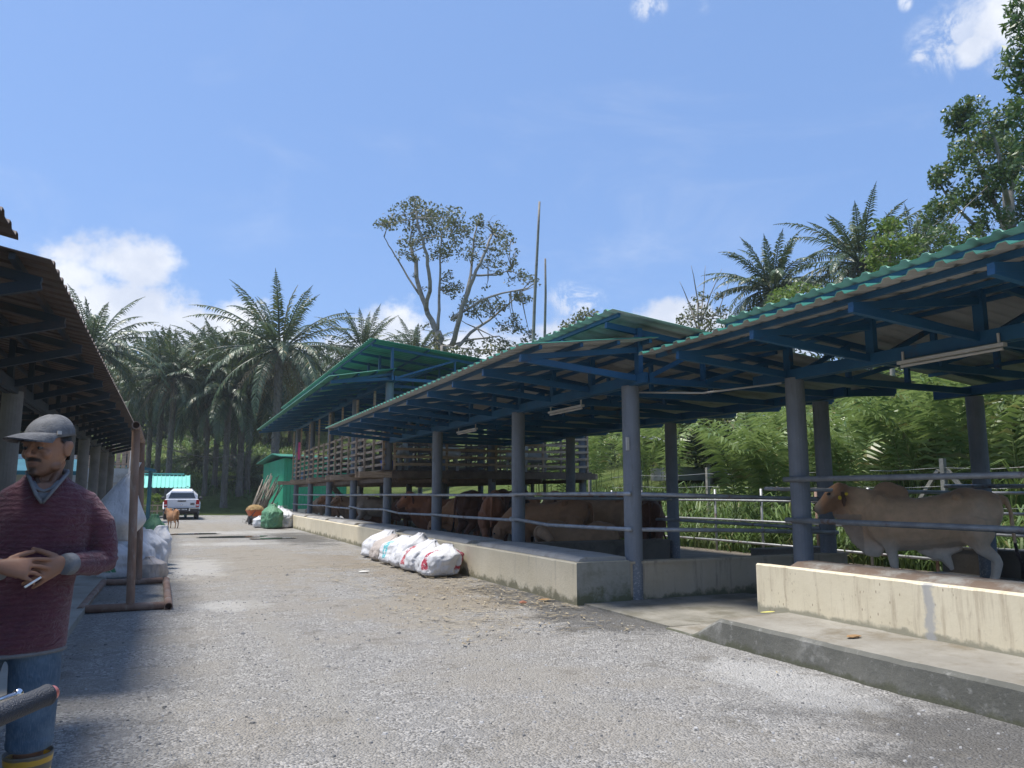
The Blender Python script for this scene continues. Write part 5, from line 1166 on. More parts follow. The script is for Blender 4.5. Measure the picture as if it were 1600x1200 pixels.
def bull_mesh(pose='stand', sheath=True, hump=1.0):
    mb = MB()
    body = [(-1.13, 1.06, .08, .12), (-1.07, 1.04, .19, .24), (-.92, 1.00, .255, .33), (-.66, .955, .275, .39), (-.38, .89, .31, .365), (-.10, .85, .325, .36), (.18, .87, .315, .40), (.38, .92, .265, .38), (.54, .97, .19, .30), (.62, .98, .10, .18)]
    rs = []
    for x, zc, ry, rz in body:
        ring = []
        for j in range(20):
            a = 6.2832 * j / 20; c, s = math.cos(a), math.sin(a); w = ry * (1 - .22 * max(0, s) ** 2); ring.append((x, w * c, zc + rz * s))
        rs.append(ring)
    mb.rings(rs)
    mb.ell((.25, 0, 1.235), (.215, .092, .09 + .125 * hump)); mb.ell((.13, 0, 1.27), (.16, .07, .06 + .07 * hump)); mb.ell((-.72, 0, 1.22), (.22, .17, .14));
    for s in (-1, 1): mb.ell((-.60, s * .20, 1.235), (.07, .05, .055)); mb.ell((-1.06, s * .10, 1.19), (.06, .05, .05)); mb.ell((.30, s * .19, 1.08), (.10, .06, .20), rot=Matrix.Rotation(.35, 3, 'Y')); mb.ell((.42, s * .21, .80), (.10, .07, .10))
    mb.ell((-1.02, .13, 1.05), (.12, .10, .18)); mb.ell((-1.02, -.13, 1.05), (.12, .10, .18))
    for s in (-1, 1): mb.ell((-.80, s * .17, .86), (.24, .12, .33)); mb.ell((.32, s * .19, .86), (.19, .10, .30))
    if pose == 'stand':
        mb.tube([(.34, 0, 1.02), (.55, 0, 1.10), (.74, 0, 1.22), (.84, 0, 1.27)], [.20, .165, .125, .10], 14, ry=[.33, .26, .18, .13]); hp = ((.84, 0, 1.32), (1.235, 0, 1.035)); mb.ell((.86, 0, 1.13), (.11, .065, .13)); mb.ell((.80, 0, 1.02), (.13, .07, .14)); dl = [(.95, .97, .06), (.80, .87, .13), (.66, .71, .20), (.52, .59, .215), (.38, .50, .14)]
    elif pose == 'low':
        mb.tube([(.34, 0, .98), (.60, 0, .90), (.82, 0, .74), (.93, 0, .62)], [.20, .155, .12, .10], 14, ry=[.33, .24, .17, .13]); hp = ((.93, 0, .66), (1.06, 0, .27)); dl = [(.86, .58, .06), (.70, .64, .11), (.55, .60, .13), (.42, .52, .11)]
    else:
        mb.tube([(.34, 0, 1.0), (.5, .10, 1.08), (.6, .26, 1.12), (.60, .36, 1.12)], [.20, .165, .13, .11], 14, ry=[.30, .22, .16, .13]); hp = None; dl = [(.6, .9, .1), (.48, .68, .17), (.36, .54, .12)]
    for i in range(len(dl) - 1):
        for t in (0, .5):
            x = dl[i][0] + (dl[i + 1][0] - dl[i][0]) * t; z = dl[i][1] + (dl[i + 1][1] - dl[i][1]) * t; r = dl[i][2] + (dl[i + 1][2] - dl[i][2]) * t; mb.ell((x, 0, z), (r * .75, .036, r))
    if sheath: mb.tube([(-.28, 0, .52), (-.42, 0, .40), (-.47, 0, .29), (-.49, 0, .235)], [.12, .08, .045, .028], 10); mb.tube([(-.10, 0, .50), (-.3, 0, .44), (-.62, 0, .55)], [.05, .09, .05], 8)
    else: mb.ell((-.62, 0, .52), (.17, .12, .13))
    if pose != 'lie':
        legs(mb, [([(.28, .17, .80), (.25, .165, .56), (.235, .15, .42), (.225, .145, .34), (.215, .14, .18), (.225, .14, .10), (.25, .14, .03), (.26, .14, 0)], [.15, .10, .066, .062, .045, .05, .056, .06]),
                  ([(-.86, .15, .92), (-.80, .19, .70), (-.86, .175, .54), (-1.0, .16, .42), (-1.02, .155, .36), (-.99, .155, .20), (-.965, .155, .10), (-.935, .155, .03), (-.93, .155, 0)], [.18, .155, .10, .066, .062, .046, .05, .056, .06])])
        tail = [(-1.10, 0, 1.24), (-1.18, 0, 1.20), (-1.225, .01, 1.02), (-1.23, .02, .76), (-1.25, .03, .50), (-1.30, .05, .36)]
    else:
        for s in (-1, 1): mb.tube([(.30, s * .2, .72), (.42, s * .25, .56), (.5, s * .26, .52), (.25, s * .27, .51)], [.14, .085, .06, .05], 10); mb.tube([(-.80, s * .22, .74), (-.55, s * .34, .60), (-.85, s * .36, .52), (-.5, s * .38, .51)], [.18, .11, .06, .05], 10)
        tail = [(-1.08, 0, 1.15), (-1.16, 0, 1.0), (-1.18, .1, .7), (-1.1, .2, .54)]
    mb.tube(tail, [.045, .038, .03, .026, .026, .03][:len(tail)], 8)
    ph = None
    if hp: ph = head_parts(mb, *hp, 1.12)
    else:
        mb.tube([(.58, .36, 1.15), (.50, .50, 1.10), (.42, .62, 1.02), (.37, .70, .95)], [.11, .115, .085, .07], 12)
    if ph:
        pos, d, up = ph
        for s in (-1, 1):     # hanging ears
            e = pos(.02, -.01); mb.tube([e + Vector((0, s * .085, .0)), e + Vector((-.015, s * .145, -.02)), e + Vector((-.03, s * .20, -.13)), e + Vector((-.03, s * .205, -.22))], [.026, .035, .05, .018], 8, ry=[.02, .018, .015, .012])
            mb.ell(pos(.36, .055) + Vector((0, s * .092, 0)), (.045, .026, .03))
            mb.ell(pos(.99, .0) + Vector((0, s * .035, 0)), (.03, .028, .028))
        if sheath: 
            for s in (-1, 1): mb.ell(pos(-.05, .085) + Vector((0, s * .07, 0)), (.035, .03, .035))
    me = fuse(mb, .0165, 5)
    return me, ph
TAN = (.36, .24, .155)
def hide_fn(head=(.40, .215, .115), body=(.76, .48, .28), leg=(.80, .66, .52), dark=(.13, .07, .045), hx=.62, lowz=.55, pose='stand', shift=1.0):
    def f(co, no):
        n = noise.noise(co * 3.2) * .5 + noise.noise(co * 9) * .25
        c = Vector(body)
        t = smooth01((co.z - 1.08 + n * .12) / .22) * .75; c = c.lerp(Vector(dark) * .55 + Vector(head) * .45, t * smooth01((.62 - co.x) / .3) * .8)      # darker top line
        t = smooth01((lowz + .16 - co.z + n * .1) / .3); c = c.lerp(Vector(leg), t)
        t = smooth01((.52 - abs(co.x + .88) - abs(co.z - .9) + n * .2) / .3); c = c.lerp(Vector(leg) * .8 + Vector(body) * .2, t * .35)   # greyish thigh
        if pose == 'stand':
            t = smooth01((co.x - hx + .02 + n * .10 + (co.z - 1.15) * .35) / .26); c = c.lerp(Vector(head), t)
            t = smooth01((co.x - 1.09 + n * .03) / .10) * smooth01((co.z - .9) / .1); c = c.lerp(Vector((.36, .29, .23)), t * .8)
            t = smooth01((co.x - 1.215) / .03); c = c.lerp(Vector((.05, .04, .04)), t * .9)
            if abs(co.y) > .05: t = smooth01((.072 - math.hypot(co.x - 1.0, (co.z - 1.255) * 1.1)) / .03); c = c.lerp(Vector((.46, .36, .27)), t * .45)
            if .70 < co.x < .85 and abs(co.y) > .14 and co.z > 1.0: c = c.lerp(Vector((.10, .05, .035)), .8)
            if co.x > .6 and co.z < .98 and co.x < .98: c = c.lerp(Vector((.42, .33, .26)), .6)
        if co.x < -1.14 and co.z < .62: c = Vector((.05, .035, .03))
        if co.z < .045: c = Vector((.07, .06, .055))
        return tuple(c)
    return f
M['hide'] = attrmat('cattle_hide', .75, .7, 7, .25, usecol=True, sheen=.15, mottled=.30, mscale=5, stretch=(5, 5, .7))
M['eye'] = mat('wet_dark_eye', (.012, .010, .010), rough=.08, spec=.8); M['hair'] = mat('dark_tail_hair', (.03, .022, .02), (.05, .035, .03), 20, .9); M['tag_yellow'] = mat('yellow_tag', (.75, .50, .02), rough=.4)
bull_me, bull_ph = bull_mesh('stand', True); paint(bull_me, hide_fn()); bull_me.materials.append(M['hide'])
def solid(me, f): paint(me, f); me.materials.append(M['hide'])
flat = dict(head=(.60, .42, .28), body=(.62, .46, .32), leg=(.66, .53, .42), dark=(.38, .25, .16))
cow_me, cow_ph = bull_mesh('stand', False, .55); solid(cow_me, hide_fn(**flat))
low_me, low_ph = bull_mesh('low', False, .6); solid(low_me, hide_fn(pose='low', **flat))
lie_me, _ = bull_mesh('lie', False, .5); solid(lie_me, hide_fn(pose='lie', **flat))
def dress(root, ph, tail=True, tags=0, kind='stand'):
    if ph:
        pos, d, up = ph
        for s in (-1, 1):
            mb = MB(); mb.ell(pos(.36, .062) + Vector((0, s * .105, 0)), (.030, .018, .022), 12, 8); mb.build('eye', M['eye'], root, world=False, smooth=True)
        if tags:
            e = pos(.02, 0); s = tags
            for (dx, dz) in ((.045, -.10), (-.045, -.045)):
                c = e + Vector((dx - .03, s * .222, dz)); mb = MB(); mb.rings([[(c.x + .024 * math.cos(6.2832 * j / 12), c.y + o, c.z + (.030 if dx > 0 else .022) * math.sin(6.2832 * j / 12)) for j in range(12)] for o in (-.006, .006)]); mb.build('ear_tag', M['tag_yellow'], root, world=False)
    if tail and kind != 'lie':
        mb = MB(); rr = random.Random(2)
        for i in range(24): a = rr.random() * 6.28; q = .03 * rr.random(); mb.tube([(-1.29, .045, .42), (-1.315 + q * math.cos(a), .055 + q * math.sin(a), .28), (-1.33 + 2 * q * math.cos(a), .06 + 2 * q * math.sin(a), .12 + rr.random() * .08)], [.014, .014, .003], 4)
        mb.build('tail_hair', M['hair'], root, world=False)
def beast(name, me, ph, label, cat, loc, rz, scale, color, group=None, kind='stand', tags=0):
    o = link(name, me, None, loc); o.rotation_euler.z = rz; o.scale = (scale,) * 3; o.color = (*color, 1); tag(o, label, cat, group); dress(o, ph, kind=kind, tags=tags); return o
def facing(dx, dy): return math.atan2(dy, dx)
# the bull behind the near rail
beast('bull', bull_me, bull_ph, 'pale tan humped bull with reddish head and yellow ear tags behind pipe rails', 'bull', (9.08, 7.42, .225), facing(-.62, .78), .95, (1, 1, 1), tags=1)
G = 'cattle in the open sheds'
REDB = (.50, .27, .18); DKB = (.24, .14, .11); BLK = (.07, .065, .07); TANC = (.72, .58, .47); BRN = (.70, .45, .30); GREY = (.8, .77, .75); PALE = (1.0, .92, .84)
CATTLE = [
    ('cow', cow_me, cow_ph, 'brown cow poking its head over the trough rail, facing the lane', (6.75, 20.1, .1), facing(-1, .12), 1.06, REDB, 'stand'),
    ('cow', low_me, low_ph, 'brown cow with lowered head feeding behind the brown head-high cow', (6.95, 18.6, .1), facing(-1, .25), .98, BRN, 'low'),
    ('cow', cow_me, cow_ph, 'reddish brown cow seen from behind by the post in the middle bay', (6.9, 16.7, .1), facing(.45, 1), 1.08, REDB, 'stand'),
    ('cow', cow_me, cow_ph, 'large dark brown cow standing sideways in the middle bay', (7.55, 18.2, .1), facing(1, .35), 1.14, DKB, 'stand'),
    ('cow', low_me, low_ph, 'black cow seen from behind next to the dark brown one', (7.25, 16.0, .1), facing(.35, .95), 1.05, BLK, 'low'),
    ('cow', low_me, low_ph, 'tan cow with head turned low against the post in end bay', (7.2, 14.9, .1), facing(-.8, .6), 1.0, (.60, .42, .30), 'low'),
    ('cow', cow_me, cow_ph, 'tan cow standing sideways in end bay in front of another', (8.5, 14.9, .1), facing(-.75, .66), 1.06, (.80, .64, .52), 'stand'),
    ('cow', lie_me, None, 'tan cow lying on the pen floor below the standing tan cows', (7.35, 14.0, -.40), facing(-.9, .35), 1.0, TANC, 'lie'),
    ('cow', low_me, low_ph, 'light brown cow behind the end post with only its flank showing', (9.3, 15.4, .1), facing(-.7, .7), 1.0, BRN, 'low'),
    ('cow', low_me, low_ph, 'dark maroon cow with lowered head by the back post', (9.75, 14.5, .1), facing(.55, .8), 1.0, DKB, 'low'),
    ('cow', cow_me, cow_ph, 'pale tan cow under goat house floor facing the lane', (6.9, 31.0, .1), facing(-1, -.2), 1.0, TANC, 'stand'),
    ('cow', cow_me, cow_ph, 'brown cow under goat house, second bay beyond the pale tan cow', (7.0, 34.2, .1), facing(-1, .2), 1.0, BRN, 'stand'),
    ('cow', cow_me, cow_ph, 'grey cow under goat house turned away from the lane', (7.4, 28.8, .1), facing(1, -.3), 1.04, GREY, 'stand'),
    ('cow', low_me, low_ph, 'dark brown cow feeding under the near end of goat house', (7.5, 25.3, .1), facing(-.9, .35), 1.02, DKB, 'low'),
    ('cow', low_me, low_ph, 'white faced brown cow at farthest goat house bay', (6.8, 37.2, .1), facing(-1, 0), .98, PALE, 'low'),
    ('cow', lie_me, None, 'brown cow lying under the goat house', (7.0, 29.6, -.40), facing(-.9, .4), 1.0, BRN, 'lie'),
]
for n, me, ph, lab, loc, rz, s, c, k in CATTLE: beast(n, me, ph, lab, 'cow', (loc[0], loc[1], loc[2] + (.03 if loc[2] < 0 else 0)), rz, s * .93, c, G, k)
calf = beast('calf', cow_me, cow_ph, 'small reddish brown calf standing on the lane beside pickup', 'calf', (.10, 36.2, .012), facing(-.45, .9), .56, (.55, .36, .22)); calf.scale = (.50, .36, .60)
# goats up in the slatted pens
def goat_mesh():
    mb = MB(); rs = []
    for x, zc, ry, rz in ((-.42, .50, .05, .07), (-.36, .50, .12, .14), (-.15, .48, .14, .17), (.12, .48, .135, .17), (.3, .52, .10, .14), (.38, .55, .05, .08)): rs.append([(x, ry * math.cos(6.2832 * j / 14), zc + rz * math.sin(6.2832 * j / 14)) for j in range(14)])
    mb.rings(rs); mb.tube([(.26, 0, .56), (.38, 0, .70), (.44, 0, .80)], [.09, .07, .055], 10); mb.tube([(.41, 0, .84), (.52, 0, .78), (.62, 0, .71)], [.06, .055, .03], 10)
    legs(mb, [([(.24, .08, .46), (.24, .08, .24), (.25, .08, 0)], [.06, .03, .026]), ([(-.30, .08, .46), (-.27, .08, .30), (-.35, .08, .2), (-.33, .08, 0)], [.08, .05, .028, .026])]); mb.tube([(-.42, 0, .56), (-.5, 0, .62)], [.03, .015], 6)
    for s in (-1, 1): mb.tube([(.42, s * .04, .85), (.38, s * .12, .80), (.37, s * .14, .70)], [.02, .03, .012], 6); mb.tube([(.41, s * .025, .88), (.36, s * .04, .97), (.29, s * .06, 1.0)], [.018, .014, .006], 6)
    me = fuse(mb, .016, 3); paint(me, lambda co, no: tuple(Vector((.62, .58, .52)) * (1 + .2 * noise.noise(co * 5)) if co.x < .36 else Vector((.45, .36, .28)))); me.materials.append(M['hide']); return me
gm = goat_mesh()
for i, (x, y, s, rz, c, lab) in enumerate(((6.6, 23.4, 1.25, 1.2, (.75, .72, .68), 'cream goat behind slats in the near corner pen by the blue bucket'), (7.9, 23.2, 1.2, 3.0, (.9, .86, .8), 'whitish goat behind the end slats of goat house'), (6.9, 27.6, 1.15, 2.0, (.35, .28, .24), 'brown goat in the second slatted pen'), (6.5, 33.0, 1.1, 1.4, (.6, .55, .5), 'grey goat in the middle slatted pen'), (10.6, 23.6, 1.2, .4, (.8, .76, .7), 'pale goat behind the end slats near the back corner'), (11.6, 24.4, 1.15, 2.6, (.7, .66, .6), 'greyish goat deeper inside the back corner pen'))):
    o = link('goat', gm, None, (x, y, 2.137)); o.rotation_euler.z = rz; o.scale = (s,) * 3; o.color = (*c, 1); tag(o, lab, 'goat', 'goats in the raised pens')
    for sg in (-1, 1): mb = MB(); mb.ell((.49, sg * .05, .815), (.014, .01, .014), 8, 6); mb.build('eye', M['eye'], o, world=False, smooth=True)
# ------------------------------------------------------------------ the man
def person():
    px, py = at(72, 773, 3.17).xy
    az = math.atan2(px, py)
    root_loc = (px, py, .012); rz = -az
    SK = Vector((.34, .172, .105))
    def rotz(v, a): c, s = math.cos(a), math.sin(a); return Vector((v[0] * c - v[1] * s, v[0] * s + v[1] * c, v[2]))
    HC = Vector((-.006, -.01, 1.603)); HY = R(-40); HP = R(4)
    RH = Matrix.Rotation(HY, 3, 'Z') @ Matrix.Rotation(HP, 3, 'X')
    H = lambda x, y, z: HC + RH @ Vector((x, y, z))
    mb = MB()
    # skull and face as stacked rings: z, half width, front, back
    rs = []
    for z, w, f, b in ((.112, .016, -.016, .028), (.103, .040, -.042, .058), (.084, .056, -.064, .080), (.055, .069, -.083, .096), (.022, .074, -.092, .099), (.0, .073, -.085, .096), (-.028, .0715, -.088, .088), (-.052, .066, -.089, .066), (-.078, .056, -.086, .036), (-.100, .042, -.083, .004), (-.114, .026, -.076, -.02), (-.119, .010, -.064, -.04)):
        ring = []
        for j in range(28):
            a = 6.2832 * j / 28; c, s = math.cos(a), math.sin(a); yc = (f + b) / 2; ry = (b - f) / 2
            e = .86 if s < 0 else 1; ring.append(H(w * math.copysign(abs(c) ** e, c), yc + ry * s, z))
        rs.append(ring)
    rs.reverse(); mb.rings(rs)
    mb.tube([H(0, -.088, .018), H(0, -.100, -.004), H(0, -.113, -.026), H(0, -.104, -.038)], [.008, .009, .0115, .009], 10)
    for s in (-1, 1):
        mb.ell(H(s * .0115, -.097, -.032), (.0095, .009, .008)); mb.ell(H(s * .031, -.084, .026), (.028, .009, .009), rot=RH); mb.ell(H(s * .044, -.064, -.028), (.021, .018, .02), rot=RH)
        mb.ell(H(s * .031, -.081, .008), (.018, .010, .007), rot=RH); mb.ell(H(s * .033, -.078, -.012), (.020, .008, .007), rot=RH)
        mb.ell(H(s * .080, .012, -.008), (.010, .022, .033), rot=RH); mb.ell(H(s * .086, .018, .006), (.009, .018, .020), rot=RH); mb.ell(H(s * .050, -.02, -.075), (.018, .03, .022), rot=RH)
    mb.ell(H(0, -.088, -.058), (.026, .009, .0065), rot=RH); mb.ell(H(0, -.087, -.070), (.022, .009, .007), rot=RH); mb.ell(H(0, -.080, -.101), (.020, .014, .014), rot=RH)
    # neck, trunk
    mb.tube([(-.004, .035, 1.36), (-.007, .03, 1.44), (-.007, .022, 1.50), (-.005, .02, 1.56)], [.085, .063, .058, .058], 16, ry=[.075, .062, .058, .058])
    for s in (-1, 1): mb.tube([(-.006 + s * .02, -.055, 1.425), (-.006 + s * .052, .0, 1.545)], [.014, .018], 8)
    TR = [(.84, -.075, .16, .10), (.92, -.07, .165, .105), (1.05, -.045, .16, .10), (1.2, -.01, .165, .105), (1.32, .005, .165, .104), (1.385, .01, .135, .088), (1.43, .0, .12, .072), (1.46, -.004, .075, .06)]
    mb.rings([[(xc + w * math.cos(6.2832 * j / 24), d * math.sin(6.2832 * j / 24) + .005, z) for j in range(24)] for z, xc, w, d in TR])
    SL, EL, WL = (.190, .02, 1.384), (.228, -.005, 1.125), (.088, -.185, 1.138)
    SR, ER, WR = (-.172, .02, 1.384), (-.27, -.005, 1.12), (-.135, -.195, 1.128)
    mb.tube([Vector(SL) + Vector((-.02, 0, -.04)), EL, WL], [.036, .036, .028], 12); mb.tube([Vector(SR) + Vector((.02, 0, -.04)), ER, WR], [.036, .036, .028], 12)
    LL = [(.01, .0, .90), (.015, -.01, .62), (.015, .0, .5), (.015, .01, .30), (.015, .0, .08)]; LR = [(-.16, 0, .90), (-.215, -.01, .62), (-.235, 0, .5), (-.255, .01, .30), (-.26, 0, .08)]
    for L in (LL, LR): mb.tube(L, [.085, .07, .055, .05, .04], 12); mb.tube([(L[-1][0], .03, .05), (L[-1][0], -.14, .04)], [.04, .035], 10)
    # hands: five separate bent fingers each
    def finger(p, d, n, lens, rads, curl):
        pts = [Vector(p)]; d = Vector(d).normalized(); n = Vector(n).normalized(); a = 0
        for l, c in zip(lens, curl):
            a += c; pts.append(pts[-1] + (d * math.cos(a) + n * math.sin(a)) * l)
        mb.tube(pts, rads, 8); mb.ell(pts[-1], (rads[-1],) * 3, 8, 6)
        for q, r in zip(pts[1:-1], rads[1:-1]): mb.ell(q, (r * 1.04,) * 3, 8, 6)
        return pts
    def hand(W, D, N, curls, thumb, fan=5):
        W = Vector(W); D = Vector(D).normalized(); N = Vector(N); N = (N - D * N.dot(D)).normalized(); S = D.cross(N)
        S = S if S.z > 0 else -S
        rs = []
        for t, w, th in ((-.02, .026, .022), (.0, .028, .021), (.03, .036, .019), (.065, .042, .017), (.09, .041, .0135), (.098, .036, .010)):
            rs.append([W + D * t + S * w * math.cos(6.2832 * j / 16) + N * th * math.sin(6.2832 * j / 16) for j in range(16)])
        mb.rings(rs); out = []
        for i, (o, k) in enumerate(zip((.034, .0115, -.0115, -.034), (.92, 1, .94, .75))):
            out.append(finger(W + D * (.086 - .006 * abs(i - 1)) + S * o, D + S * (o * fan), N, (.043 * k, .027 * k, .022 * k), (.0088, .0084, .0078, .0064), curls[i]))
        th = finger(W + D * .022 + S * .030 + N * .004, D * .62 + S * thumb[0] + N * .15, N, (.036, .031, .025), (.0135, .0115, .0105, .0085), thumb[1]); return out, th
    fR, tR = hand((-.128, -.215, 1.142), (.95, -.12, -.12), (.10, .9, -.45), ((.10, .22, .15), (.18, .35, .25), (.22, .55, .35), (.25, .7, .45)), (.55, (.1, .25, .2)), 6)
    fL, tL = hand((.085, -.178, 1.148), (-.86, -.16, -.36), (-.2, .93, -.2), ((.15, .3, .2), (.2, .35, .3), (.2, .4, .3), (.25, .45, .3)), (.75, (.1, .3, .2)), 6)
    me = fuse(mb, .0042, 2, .45)
    RI = RH.inverted()
    def skin(co, no):
        c = SK.copy() * (1 + .12 * noise.noise(co * 14)); h = RI @ (co - HC); hair = Vector((.020, .016, .014))
        if co.z > 1.455:
            if h.y > -.02 and h.z > -.05 and not (abs(h.x) > .074 and h.y < .04 and h.z < .035 and h.y > -.015): 
                t = smooth01((h.y + .012 + (h.z - .01) * .25) / .02) * smooth01((h.z + .055) / .02); c = c.lerp(hair, t * (0 if abs(h.x) > .079 and h.y < .045 else 1))
            if abs(h.x) > .055 and -.030 < h.y < .03: t = smooth01((h.z - .004 + (h.y - .0) * .5) / .012) * smooth01((h.y + .026) / .012) * (0 if abs(h.x) > .0775 else 1); c = c.lerp(hair, t * .9)
            if h.y < -.05:
                t = smooth01((.0105 - abs(h.z + .0470 + h.x * h.x * 6)) / .006) * smooth01((.040 - abs(h.x)) / .008); c = c.lerp(hair, t * .92)     # moustache
                t = smooth01((.021 - abs(h.x)) / .010) * smooth01((-.076 - h.z) / .008); c = c.lerp(hair, t * .88)                          # goatee
                t = smooth01((.0075 - abs(h.z - .029 + (abs(h.x) - .034) ** 2 * 6)) / .004) * smooth01((abs(h.x) - .010) / .006) * smooth01((.056 - abs(h.x)) / .006); c = c.lerp(hair, t * .9)
                t = smooth01((.007 - abs(h.z + .066)) / .006) * smooth01((.025 - abs(h.x)) / .006); c = c.lerp(Vector((.17, .070, .06)), t * .8)
            t = smooth01((-.045 - h.z) / .03) * smooth01((.02 - h.y) / .03); c = c.lerp(Vector((.12, .075, .055)), t * .5)        # stubble
        return tuple(c)
    paint(me, skin); m = attrmat('skin', .48, .12, 220, .35, mottled=.12, mscale=30); me.materials.append(m)
    body = link('person', me, None, root_loc); body.rotation_euler.z = rz
    tag(body, 'man in maroon sweater and grey cap standing with clasped hands holding a cigarette', 'person')
    white = mat('eye_white', (.13, .11, .10), rough=.4)
    for s in (-1, 1):
        mb = MB(); c = H(s * .031, -.0785, -.001); mb.ell(c, (.0105,) * 3, 14, 10); e = mb.build('eye', white, body, world=False, smooth=True)
        g = RH @ Vector((-.35, -1, -.1)).normalized(); mb = MB(); mb.ell(c + g * .0070, (.0064,) * 3, 12, 8); mb.build('iris', M['eye'], e, world=False, smooth=True)
    # hair under the cap
    mb = MB(); 
    rs = []
    for z, w, f, b in ((.03, .0765, -.02, .104), (.0, .0755, .02, .102), (-.03, .0735, .035, .094), (-.055, .066, .04, .078)):
        rs.append([H(w * math.sin(t) , (f + b) / 2 + (b - f) / 2 * -math.cos(t) if False else f + (b - f) * (1 - abs(math.sin(t)) ** 2.2 * 1.0), z) for t in [-1.5708 + 3.14159 * j / 20 for j in range(21)]])
    mb.rings(rs, False, closed=False); mb.build('hair', M['hair'], body, world=False, smooth=True)
    # sweater
    mb = MB(); up = lambda z: smooth01((z - .8) / .1)
    TS = [(.795, -.078, .196, .132), (.83, -.078, .197, .134), (.92, -.07, .191, .130), (1.05, -.045, .172, .120), (1.2, -.01, .176, .120), (1.32, .005, .184, .118), (1.385, .008, .180, .104), (1.425, .0, .158, .088), (1.465, -.006, .095, .074), (1.49, -.008, .075, .066)]
    mb.rings([[(xc + w * math.cos(6.2832 * j / 32) + .006 * noise.noise(Vector((math.cos(6.28 * j / 32) * 2, z * 7, 3))), (d + .014 * noise.noise(Vector((math.cos(6.28 * j / 32) * 3, z * 9, math.sin(6.28 * j / 32) * 2)))) * math.sin(6.2832 * j / 32) + .005, z) for j in range(32)] for z, xc, w, d in TS])
    for (S, E, W, o) in ((SL, EL, WL, 1), (SR, ER, WR, -1)):
        S, E, W = Vector(S), Vector(E), Vector(W); ins = Vector((-.10 * o, 0, -.02)); S = S + Vector((-.012 * o, 0, -.022))
        pts = [S + ins, S + Vector((-.03 * o, 0, .002)), S.lerp(E, .35) + Vector((.012 * o, 0, 0)), S.lerp(E, .7) + Vector((.012 * o, 0, 0)), E, E.lerp(W, .3), E.lerp(W, .65), E.lerp(W, .92)]
        mb.tube(pts, [.056, .064, .060, .056, .054, .050, .045, .040], 16)
        for t in (.2, .4, .55, .7, .85): q = E.lerp(W, t); mb.ell(q + Vector((0, 0, -.008)), (.012 + .004 * math.sin(t * 20), .05 - .012 * t, .052 - .014 * t), rot=Matrix.Rotation(.7 * o, 3, 'Z'))
        for t in (.82, .93): q = S.lerp(E, t); mb.ell(q, (.066, .062, .014))
    V = MB(); vz = 1.372; vx = -.010
    V.hexa([(vx - .004, -.30, vz), (vx + .004, -.30, vz), (vx + .004, .015, vz + .02), (vx - .004, .015, vz + .02), (vx - .074, -.30, 1.56), (vx + .100, -.30, 1.56), (vx + .100, .05, 1.56), (vx - .074, .05, 1.56)])
    me = fuse(mb, .0085, 4, .5, boolean=V)
    m, t, b, oc, out = newmat('maroon_knit')
    w = t.node('ShaderNodeTexWave', {'bands_direction': 'Z'}); w.inputs['Scale'].default_value = 15; w.inputs['Distortion'].default_value = 3.5; w.inputs['Detail'].default_value = 3; w.inputs['Detail Scale'].default_value = 1.5; t.l.new(oc, w.inputs['Vector'])
    k = t.mix(t.ramp(w.outputs[1], .2, .85), (.105, .034, .048), (.122, .043, .058)); k = t.mix(t.math('MULTIPLY', t.ramp(t.noise(t.scaled(oc, (1, 1, 5)), 40, 4, .7), .45, .7), .45), k, (.19, .10, .115)); k = t.mix(t.math('MULTIPLY', t.ramp(t.noise(oc, 5, 5, .7), .5, .7), .5), k, (.075, .024, .04))
    t.set(b.inputs['Base Color'], k); b.inputs['Roughness'].default_value = .9; b.inputs['Sheen Weight'].default_value = .25; b.inputs['Specular IOR Level'].default_value = .15
    bn = t.node('ShaderNodeBump', Strength=.8, Distance=.018); t.l.new(t.math('ADD', t.math('MULTIPLY', w.outputs[1], .18), t.math('MULTIPLY', t.noise(t.scaled(oc, (1, 1, 1.8)), 13, 6, .62, 1.6), 1.8)), bn.inputs['Height']); t.l.new(bn.outputs[0], b.inputs['Normal']); me.materials.append(m)
    link('sweater', me, body)
    grey = mat('grey_rib_knit', (.15, .155, .165), (.19, .195, .205), 30, .9, bump=.3, bscale=90)
    # grey v-neck facing, cuffs, hem
    mb = MB(); L = []
    for s in (-1, 1):
        P = [(.012, -.124, vz + .004), (.012 + s * .022, -.119, vz + .035), (.016 + s * .042, -.102, vz + .072), (.02 + s * .060, -.068, vz + .105), (.022 + s * .070, -.025, vz + .122), (.024 + s * .066, .03, vz + .132), (.025 + s * .03, .07, vz + .137), (.025, .078, vz + .138)]
        P = [(x - .023, y, z) for x, y, z in P]; mb.tube(P, [.013] * 8, 10, ry=[.007] * 8)
    mb.tube([(-.051, -.082, vz + .088), (-.035, -.100, vz + .062), (-.009, -.108, vz + .05), (.017, -.100, vz + .062), (.039, -.078, vz + .09)], [.013, .014, .014, .014, .013], 10, ry=[.006] * 5)
    mb.tube([(-.011, -.112, vz + .012), (-.009, -.108, vz + .045)], [.012, .03], 8, ry=[.006, .008])
    mb.build('collar', grey, body, world=False, smooth=True)
    for (E, W) in ((EL, WL), (ER, WR)):
        E, W = Vector(E), Vector(W); mb = MB(); mb.tube([E.lerp(W, .86), E.lerp(W, .90), E.lerp(W, 1.03), E.lerp(W, 1.06)], [.040, .044, .041, .036], 18); mb.build('cuff', grey, body, world=False, smooth=True)
    mb = MB(); mb.rings([[(-.078 + (.196 - q) * math.cos(6.2832 * j / 32), (.131 - q) * math.sin(6.2832 * j / 32) + .005, z) for j in range(32)] for z, q in ((.786, .006), (.786, -.0005), (.798, -.0015), (.803, .004))]); mb.build('hem', grey, body, world=False, smooth=True)
